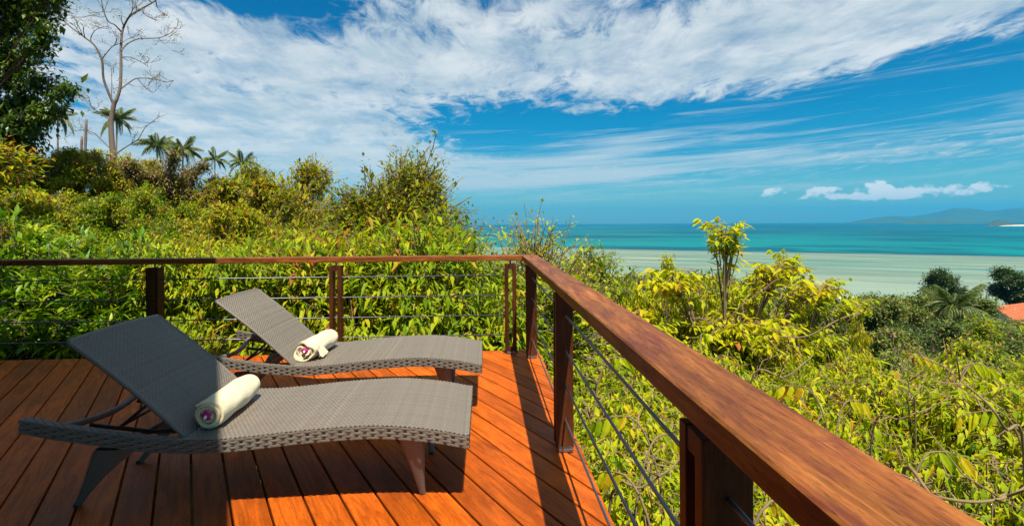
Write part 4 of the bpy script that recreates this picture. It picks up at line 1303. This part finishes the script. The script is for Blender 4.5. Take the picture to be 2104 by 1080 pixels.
# --- coconut palms
def frond_mesh(seed, droop):
    rng = np.random.default_rng(seed)
    n = 30
    t = np.linspace(0, 1, n)
    x = t * 1.0 * (1 - .18 * t * droop); z = .32 * t - droop * .85 * t ** 2.1
    R = np.stack([x, np.zeros(n), z], -1)
    mb = MB(); mb.tube(R, np.linspace(.016, .003, n), 4, .8)
    tang = unit(np.gradient(R, axis=0))
    P, Dv, Nv, S, tint = [], [], [], [], []
    for i in range(2, n):
        for sg in (-1, 1):
            for h in (0, .5):
                k = min(i + h, n - 1); i0 = int(k); f = k - i0
                p = R[i0] * (1 - f) + R[min(i0 + 1, n - 1)] * f
                l = .30 * math.sin(PI * (0.10 + .84 * t[i])) ** .8 + .03
                P.append(p); Dv.append(np.array([0, sg * .8, -.42 - .25 * droop]) + tang[i] * .62 + rng.normal(0, .08, 3)); Nv.append(UP + np.array([0, sg * .4, 0]) + rng.normal(0, .15, 3))
                S.append(l * rng.uniform(.85, 1.1)); tint.append(np.clip(.45 + rng.normal(0, .2), 0, 1))
    V, T = template(4, .055, .25, .5)
    P, Dv, Nv, S, tint = map(np.array, (P, Dv, Nv, S, tint))
    X, Y, Z = leaf_frames(Dv, Nv); k = len(V)
    W_ = P[:, None] + S[:, None, None] * (V[None, :, 0, None] * X[:, None] + V[None, :, 1, None] * Y[:, None] + V[None, :, 2, None] * Z[:, None])
    mb.add(W_.reshape(-1, 3), None, (np.arange(len(P))[:, None, None] * k + T[None]).reshape(-1, 3), np.repeat(tint, k))
    me = mb.mesh('frond', False, 'tint'); me.materials.append(M['palm'])
    return me


FR = [frond_mesh(1, .35), frond_mesh(2, .75), frond_mesh(3, 1.15)]


def palm(px, py, D, size, label, group, lean=0.0, seed=0, nf=21, zb=None):
    """crown centre at (px, py)"""
    rng = random.Random(seed)
    c = unproject(px, py, D)
    bx, by = c.x - lean, c.y + rng.uniform(-.4, .4)
    z0 = tz(bx, by) if zb is None else zb
    root = empty('coconut_palm', (bx, by, z0), 0, label, 'palm', group)
    H = c.z - z0
    t = np.linspace(0, 1, 22)
    path = np.stack([lean * t ** 1.6, (c.y - by) * t, -.2 + (H + .2) * t], -1)
    rad = (.16 - .06 * t + .05 * np.exp(-t * 18)) * (1 + .05 * np.cos(np.arange(22) * PI)) * size / 3
    mb = MB(); mb.tube(path, rad, 8); mb.build('trunk', M['trunk'], root, True)
    ga = 2.39996; tilt = rng.uniform(.05, .3)
    for k in range(nf):
        u = k / (nf - 1)
        me = FR[0] if u < .33 else FR[1] if u < .72 else FR[2]
        o = link('frond', me, None, root)
        o.location = path[-1] + np.array([0, 0, .02])
        pitch = -1.05 + u * 1.25 + rng.uniform(-.3, .3) + tilt * math.cos(k * ga)
        o.rotation_euler = (rng.uniform(-.2, .2), pitch, k * ga + rng.uniform(-.2, .2))
        o.scale = (size * rng.uniform(.68, 1.1),) * 3
    return root


gp = 'coconut palms on the left ridge'
palm(240, 246, 86, 3.3, 'coconut palm directly behind the trunk of the bare tree', gp, .3, 1)
palm(118, 240, 90, 3.6, 'leftmost coconut palm, half hidden by the dark leaning tree', gp, .2, 2, 12)
palm(322, 300, 90, 3.3, 'left one of the two touching coconut palms right of the bare tree', gp, -.3, 3)
palm(376, 310, 86, 3.4, 'right one of the two touching coconut palms right of the bare tree', gp, .4, 4)
palm(441, 328, 96, 2.8, 'single small coconut palm right of the touching pair', gp, .1, 5, 14)
palm(497, 336, 92, 3.1, 'coconut palm half sunk behind the rusty tree on the skyline', gp, -.2, 6, 14)
palm(655, 392, 84, 3.4, 'lone coconut palm in the gap left of the brown thicket', gp, .2, 7, 12)
for px, y0, lb in ((177, 245, 'taller bare palm stump on the ridge left of the bare tree'), (168, 280, 'shorter bare palm stump on the ridge left of the bare tree'), (704, 402, 'thin dead pole left of the brown thicket')):
    D = 32 if px < 300 else 26
    p = unproject(px, y0, D); z0 = tz(p.x, p.y); root = empty('dead_palm_trunk', (p.x, p.y, z0), 0, lb, 'dead trunk', 'dead palm trunks')
    mb = MB(); t = np.linspace(0, 1, 12); mb.tube(np.stack([-.2 * (1 - t), 0 * t, -.2 + (p.z - z0 + .2) * t], -1), (.095 - .03 * t) * (1 + .06 * np.cos(np.arange(12) * PI)) * (1 if px < 300 else .5), 8)
    mb.build('stem', M['dead'], root, True)

# --- right: lime-green shrubs on the falling slope beside the deck
SIL = ([1100, 1180, 1250, 1300, 1350, 1420, 1500, 1560, 1640, 1700, 1760, 1830, 1900, 1960, 2020, 2104, 2300], [565, 572, 600, 585, 580, 585, 575, 588, 622, 672, 722, 765, 800, 785, 750, 728, 716])
rg = random.Random(12)
near_lab = ['lime-green shrub with drooping leaflets seen between the cables beside the middle post', 'lime-green shrub close below the near end of the side rail', 'lime-green shrub at the lower right corner with bare grey branches',
            'lime-green shrub under the side railing beside the deck edge', 'lime-green shrub beside the side rail, nearest to the double-plank post', 'lime-green shrub just outside the middle of the side rail', 'lime-green shrub at the right edge above the lower right corner', 'lime-green shrub next to the corner of the railings']
cnt = 0
rows = [(2.6, [1500, 2050, 2600]), (3.4, [1330, 1700, 2100, 2450]), (4.5, [1260, 1480, 1760, 2060, 2330]), (5.8, [1210, 1400, 1610, 1850, 2090]), (7.4, [1170, 1320, 1490, 1660, 1850, 2040, 2200]),
        (9.3, [1150, 1290, 1430, 1570, 1720, 1880, 2040, 2160]), (11.6, [1290, 1400, 1510, 1620, 1740, 1870, 2000, 2120]), (14.5, [1340, 1440, 1540, 1640])]
near_i = 0
def sil(px, D): return max(float(np.interp(px + d, *SIL)) for d in (-1150 / D, -600 / D, 0, 600 / D, 1150 / D))
for D, pxs in rows:
    for px in pxs:
        px2 = px + rg.uniform(-22, 22)
        zt = -.60 + rg.uniform(-.45, .42) - .05 * max(0, 4 - D)
        py = HY + (CAM_H - zt) / D * F_PX
        py = max(py, sil(px2, D) + rg.uniform(-6, 10))
        if D >= 11: py = sil(px2, D) + rg.uniform(-22, 14)
        p = unproject(px2, py, D)
        if p.x < 1.25 and p.y < 5.6: p.x = 1.25 + rg.uniform(0, .2)
        zb = tz(p.x, p.y)
        k = K['lime%d' % rg.randrange(4)]
        sc = (p.z - zb) / k.h
        sxy = rg.uniform(.92, 1.12) if sc < 1.25 else 1.3 / sc
        pick = 0
        row = {2.6: 'in the lowest row', 3.4: 'in the second row up the picture', 4.5: 'in the third row up', 5.8: 'in the middle row', 7.4: 'in the row above the middle', 9.3: 'in the last row but two', 11.6: 'in the last row but one', 14.5: 'in the farthest row'}[D]
        colw = [w for lim, w in ((1240, 'beside the middle post'), (1310, 'right of the middle post'), (1385, 'left of the lime saplings'), (1455, 'below the left sapling'), (1525, 'below the tall sapling'), (1590, 'between the two larger saplings'), (1670, 'below the lower sapling'), (1780, 'below the slender forest palms'),
                (1900, 'under the dark forest'), (2010, 'below the big leaning palm'), (2090, 'below the red roof'), (2190, 'at the right edge'), (9999, 'beyond the right edge')) if px2 < lim][0]
        lb = 'lime-green shrub ' + row + ' of the slope, ' + colw
        gr = 'lime-green shrubs on the slope'
        if D < 5 and px2 < 2300 and near_i < len(near_lab):
            lb = near_lab[near_i]; near_i += 1; pick = 200 if near_i <= 5 else 0
        plant(k, 'lime_shrub', (p.x, p.y, zb), sc, rg.uniform(0, 6.28), lb, 'shrub', gr, pick, sxy)
        cnt += 1
at_top('sapling', 'lime_sapling', 1478, 455, 9.0, 'tall lime sapling with thin crown rising over the reef flat', 'sapling', 'lime saplings over the slope', rz=.2, sxy=1.55)
at_top('sapling', 'lime_sapling', 1610, 520, 10.5, 'lower lime sapling to the right of the tall one, branch reaching right', 'sapling', 'lime saplings over the slope', rz=.0, sxy=1.3)
at_top('sapling', 'lime_sapling', 1375, 525, 10.0, 'lime sapling to the left of the tall one', 'sapling', 'lime saplings over the slope', rz=2.8, sxy=.7)
at_top('sapling', 'lime_sapling', 1768, 612, 11.5, 'small lime sapling standing out before the dark forest', 'sapling', 'lime saplings over the slope', rz=1.2, sxy=.5)

# --- young shoots with big drooping leaflets, dry undergrowth and bare branches among the shrubs
def shoot(px, py, D, rz, n, size, label, mat='lime', tmu=.6):
    rng = np.random.default_rng(int(px + py * 3))
    tip = unproject(px, py, D); zb = tz(tip.x, tip.y)
    root = empty('young_shoot', (tip.x, tip.y, zb), 0, label, 'shoot', 'young shoots among the lime-green shrubs')
    H = tip.z - zb
    d = np.array([math.cos(rz), math.sin(rz), 0.0])
    t = np.linspace(0, 1, 14)[:, None]
    a, b, c = np.array([0, 0, -.1]) - d * .25, np.array([0, 0, H * .95]) - d * .30, np.array([0, 0, H + .02]) + d * .02
    stem = (1 - t) ** 2 * a + 2 * t * (1 - t) * b + t * t * c
    t2 = np.linspace(0, 1, 10)[1:, None]
    rach = stem[-1] + d * t2 * size * n * .22 + UP * (.05 * t2 - .16 * t2 ** 2) * size * n * .5
    path = np.vstack([stem, rach])
    mb = MB(); mb.tube(path, np.linspace(.011, .0025, len(path)), 6); mb.build('stem', M['twig'], root, True)
    var = leaf_variants('shoot' + mat, template(8, .19, .32, .3), mat)
    side = np.cross(d, UP)
    for k in range(n):
        f = (k + .5) / n; q = int(f * (len(rach) - 1)); P = rach[q]
        sg = 1 if k % 2 else -1
        Dv = side * sg * .45 - UP * .85 + d * .30 + rng.normal(0, .12, 3); Nv = UP * .4 + side * sg * .6 - d * .3 + rng.normal(0, .1, 3)
        X, Y, Z = leaf_frames(Dv[None], Nv[None])
        o = link('leaf', var[int(np.clip((tmu + rng.normal(0, .2)) * 6, 0, 5))], None, root)
        o.matrix_local = Matrix.Translation(Vector(P)) @ Matrix(np.column_stack([X[0], Y[0], Z[0]]).tolist()).to_4x4() @ Matrix.Scale(float(size * rng.uniform(.8, 1.1)), 4)
    return root


for a in [(1905, 935, 3.7, .1, 9, .165, 'shoot with a row of large hanging leaflets above the lower right corner'),
          (1660, 800, 5.0, 2.6, 9, .17, 'shoot with pale green leaflets beside the middle of the top rail'),
          (1735, 830, 4.8, .4, 8, .16, 'shoot with fresh green leaflets right of the middle of the top rail'),
          (1300, 862, 3.6, 2.9, 8, .15, 'yellowish shoot seen between the cables left of the double-plank post'),
          (1345, 905, 3.2, .5, 7, .15, 'shoot whose leaflets hang just left of the double-plank post'),
          (1575, 1040, 2.2, .2, 6, .12, 'shoot with orange-tinged leaflets under the near end of the top rail'),
          (1870, 735, 6.5, .1, 9, .19, 'arching shoot with long yellow leaflets in front of the forest'),
          (1985, 752, 6.2, .2, 10, .19, 'arching shoot with long leaflets left of the right edge'),
          (1440, 690, 7.0, 1.0, 8, .18, 'shoot rising from the shrubs beyond the middle of the side rail'),
          (1290, 985, 2.9, 2.4, 6, .13, 'low shoot with fresh green leaflets beside the deck edge'),
          (2060, 850, 4.4, 2.9, 9, .17, 'shoot at the right edge with drooping green leaflets'),
          (1250, 740, 5.2, .4, 8, .15, 'shoot beside the middle post with pale leaflets')]:
    shoot(*a, tmu=.45 + .3 * random.Random(int(a[0])).random())


def pale_leaf():
    p = unproject(2085, 1035, 1.75); q = unproject(2150, 1120, 1.6)
    zb = tz(p.x, p.y)
    root = empty('broad_leaf_stalk', (q.x, q.y, zb), 0, 'single broad pale yellow-green leaf at the lower right corner', 'leaf')
    mb = MB(); t = np.linspace(0, 1, 10); mb.tube(np.stack([.02 * np.sin(t * 3), 0 * t, -.1 + (q.z - zb + .1) * t], -1), .006, 6); mb.build('stem', M['twig'], root, True)
    var = leaf_variants('broad', template(8, .17, .18, .35), 'hang')
    o = link('leaf', var[3], None, root)
    d = np.array(p - q); L = np.linalg.norm(d)
    X, Y, Z = leaf_frames(d[None], np.array([[.2, -.6, .8]]))
    o.matrix_local = Matrix.Translation(Vector((0, 0, q.z - zb))) @ Matrix(np.column_stack([X[0], Y[0], Z[0]]).tolist()).to_4x4() @ Matrix.Scale(float(L), 4)


pale_leaf()
for n_, (x, y, sc, lb) in enumerate([(1.35, 2.0, .34, 'dry brown undergrowth just outside the deck edge left of the double-plank post'), (1.3, 3.0, .32, 'dry brown undergrowth outside the deck beside the middle post'), (1.7, 1.25, .34, 'dry brown undergrowth under the near end of the side rail')]):
    plant(K['thicket'], 'dry_bush', (x, y, tz(x, y)), sc, n_ * 1.3, lb, 'bush', 'dry undergrowth beside the deck', 0, 1.0)


def bare_branch(pts, D, r0, lb, seed):
    """fallen-back leafless branch lying over the shrubs"""
    rng = np.random.default_rng(seed)
    P = np.array([np.array(unproject(x, y, D + dd)) for x, y, dd in pts])
    base = P[0].copy(); zb = tz(base[0], base[1])
    root = empty('bare_branch', (base[0], base[1], zb), 0, lb, 'branch', 'bare branches among the lime-green shrubs')
    P = P - np.array([base[0], base[1], zb])
    P = np.vstack([[0.05, 0.05, -.1], P])
    t = np.linspace(0, len(P) - 1, len(P) * 5); i = np.clip(t.astype(int), 0, len(P) - 2); f = (t - i)[:, None]
    p0, p1, p2, p3 = P[np.maximum(i - 1, 0)], P[i], P[i + 1], P[np.minimum(i + 2, len(P) - 1)]
    C = .5 * (2 * p1 + (p2 - p0) * f + (2 * p0 - 5 * p1 + 4 * p2 - p3) * f ** 2 + (3 * p1 - p0 - 3 * p2 + p3) * f ** 3)
    mb = MB(); mb.tube(C, np.linspace(r0, r0 * .35, len(C)), 7); mb.build('stem', M['twig'], root, True)
    for k in range(6):
        q = C[rng.integers(len(C) // 3, len(C))]; d = unit(rng.normal(0, 1, 3) + [0, 0, .5]); L = rng.uniform(.15, .5)
        mb = MB(); mb.tube([q, q + d * L * .5 + rng.normal(0, .03, 3), q + d * L + rng.normal(0, .05, 3)], [r0 * .5, r0 * .35, r0 * .15], 5); mb.build('side_twig', M['twig'], root, True)


for n_, a in enumerate([([(1850, 1000, .3), (1920, 1020, 0), (2010, 1030, -.1), (2080, 1015, 0), (2130, 980, .2)], 3.0, .014, 'long curved bare branch across the lower right corner'),
                        ([(2104, 935, .2), (2065, 880, 0), (2030, 830, 0), (1960, 770, .2), (1930, 745, .3)], 3.9, .013, 'dark bare forked branch at the right edge above the corner'),
                        ([(1540, 795, .2), (1610, 775, 0), (1640, 755, 0), (1670, 730, .2)], 5.6, .013, 'bare branch slanting up from the top rail near the middle of the slope'),
                        ([(1880, 855, .2), (1870, 820, 0), (1868, 800, .1), (1862, 770, .1)], 5.0, .009, 'thin upright bare twig in the middle of the right slope'),
                        ([(1560, 720, .3), (1660, 690, 0), (1725, 655, 0), (1775, 640, .3)], 8.2, .018, 'bare branch reaching right towards the slender palms'),
                        ([(1490, 690, .2), (1510, 640, 0), (1560, 600, .1), (1600, 570, .2)], 8.6, .014, 'bare branch leaning right under the tall sapling'),
                        ([(1790, 905, .2), (1850, 860, 0), (1905, 840, 0), (1950, 815, .2)], 4.4, .010, 'pale bare twigs beside the broad part of the top rail'),
                        ([(1250, 1060, .1), (1320, 1000, 0), (1380, 960, 0), (1400, 930, .2)], 2.9, .010, 'bare twig between the cables near the deck edge')]):
    bare_branch(*a, 900 + n_)

# --- forest down to the shore
rf = random.Random(31)
placed = 0
used = []
for i in range(3600):
    r_ = 21 * (455 / 21) ** (rf.random() ** .70)
    az = math.radians(rf.uniform(2, 50))
    x, y = r_ * math.sin(az), r_ * math.cos(az)
    zb = tz(x, y)
    if zb < -59.0 or placed >= 290: continue
    hmax = (CAM_H - (.109 if r_ < 140 else .102) * y) - zb                       # keeps the reef flat open to view, as in the photograph
    h = min(rf.uniform(5.5, 10.5), hmax)
    dep = x * math.sin(YAW) + y * math.cos(YAW); ppx = CX + F_PX * (x * math.cos(YAW) - y * math.sin(YAW)) / dep
    lim = 0
    if 1940 < ppx < 2260 and dep < 100: lim = 668            # the red roof stays in view
    elif 1500 < ppx < 1800 and r_ < 100: lim = 700
    elif 1800 < ppx <= 1985 and r_ < 70: lim = 705
    if lim: h = min(h, CAM_H - (lim - HY) / F_PX * dep - zb)
    if h < 2.0: continue
    if any((x - a) ** 2 + (y - b) ** 2 < (1.7 + .011 * r_) ** 2 for a, b in used): continue
    used.append((x, y))
    k = rf.choice(['far0', 'far1', 'far2', 'far3', 'far0', 'far1'])
    if r_ < 46: k = rf.choice(['edge0', 'edge0', 'edge1', 'edge1', 'edge1', 'hill1'])
    sc = h / K[k].h
    plant(K[k], 'forest_tree', (x, y, zb), sc, rf.uniform(0, 6.28), 'leafy tree in the dense forest between the lime-green slope and the shore', 'tree', 'forest trees below the slope', 0, min(1.35, rf.uniform(1.0, 1.3) * max(1, 6.5 / h * .8)) if r_ > 46 else 1.0)
    placed += 1
at_top('far4', 'tall_dark_tree', 1932, 553, 120, 'tall dark flat-topped tree standing above the forest left of the big palm', 'tree', 'tall dark trees above the forest', sxy=.9)
at_top('far4', 'tall_dark_tree', 2092, 553, 118, 'tall dark spreading tree at the right edge above the red roof', 'tree', 'tall dark trees above the forest', sxy=1.0)
palm(1962, 632, 62, 4.4, 'big leaning coconut palm in front of the red roof', 'coconut palms in the forest', .5, 21, 20)
palm(1741, 622, 75, 2.2, 'thin coconut palm with a pale slender trunk amid the forest', 'coconut palms in the forest', .1, 22, 12)
palm(1702, 652, 70, 2.2, 'thin coconut palm just left of the pale slender one', 'coconut palms in the forest', .2, 23, 12)
palm(1668, 665, 62, 2.0, 'short coconut palm at the left end of the forest palms', 'coconut palms in the forest', .1, 24, 12)
palm(1590, 590, 85, 3.0, 'dark coconut palm in the forest behind the lower lime sapling', 'coconut palms in the forest', .3, 25, 14)
palm(1655, 592, 95, 2.8, 'dark coconut palm right behind the tip of the lower lime sapling', 'coconut palms in the forest', .3, 26, 14)
palm(1850, 660, 66, 2.4, 'coconut palm between the slender palms and the big leaning one', 'coconut palms in the forest', .2, 27, 12)


def red_house():
    p = unproject(2078, 640, 98); zb = tz(p.x, p.y)
    root = empty('red_roofed_house', (p.x, p.y, zb), .35, 'house with orange-red tiled roof among the trees at the right', 'house')
    m, g, out = new_mat('red_roof_tiles')
    tc = g.n('ShaderNodeTexCoord').outputs['Object']
    n = g.noise(tc, 3, 5, .6)
    principled(g, out, **{'Base Color': g.ramp(n, [(.3, (.36, .085, .035)), (.7, (.52, .150, .060))]), 'Roughness': .8, 'Specular IOR Level': .2})
    H = p.z - zb - 1.2
    mb = MB(); mb.box((0, 0, H / 2), (12, 7, H), None, .03); mb.build('wall', M['plaster'], root)
    w, d, rh = 6.8, 4.3, 2.6
    for sg in (-1, 1):
        mb = MB()
        for k in range(12):      # courses of tiles, each lapping the one below
            t0, t1 = k / 12, (k + 1) / 12
            mb.grid(np.array([[(-w, sg * d * (1 - t0), H + rh * t0 + .05), (w, sg * d * (1 - t0), H + rh * t0 + .05)], [(-w, sg * d * (1 - t1), H + rh * t1), (w, sg * d * (1 - t1), H + rh * t1)]])[:, ::sg])
        mb.build('roof_slope', m, root)
    for x in (-5.9, 5.9):
        mb = MB(); mb.add([(x - .1, -3.4, H), (x - .1, 3.4, H), (x - .1, 0, H + 2.1), (x + .1, -3.4, H), (x + .1, 3.4, H), (x + .1, 0, H + 2.1)], [[0, 1, 4, 3], [1, 2, 5, 4], [2, 0, 3, 5]], [[0, 2, 1], [3, 4, 5]])
        mb.build('gable', M['plaster'], root)
    glass = simple_mat('dark_glass', (.03, .04, .05), .1, 0, .5)
    for x in (-4, -1.3, 1.3, 4):
        mb = MB(); mb.box((x, -3.52, H * .55), (1.2, .08, 1.4), None, .01); mb.build('window', glass, root)


red_house()

# ------------------------------------------------------------------ haze over the sea
def build_haze():
    m, g, out = new_mat('haze_air')
    v = g.n('ShaderNodeVolumePrincipled', inp={'Color': (.04, .56, 1.0, 1), 'Density': 6.0e-5, 'Anisotropy': .2})
    g.t.links.new(v.outputs[0], out.inputs['Volume'])
    mb = MB(); mb.box((0, 0, (-96 + 620) / 2), (46000, 46000, 620 + 96))
    o = mb.build('haze', m); tag(o, kind='stuff')


build_haze()
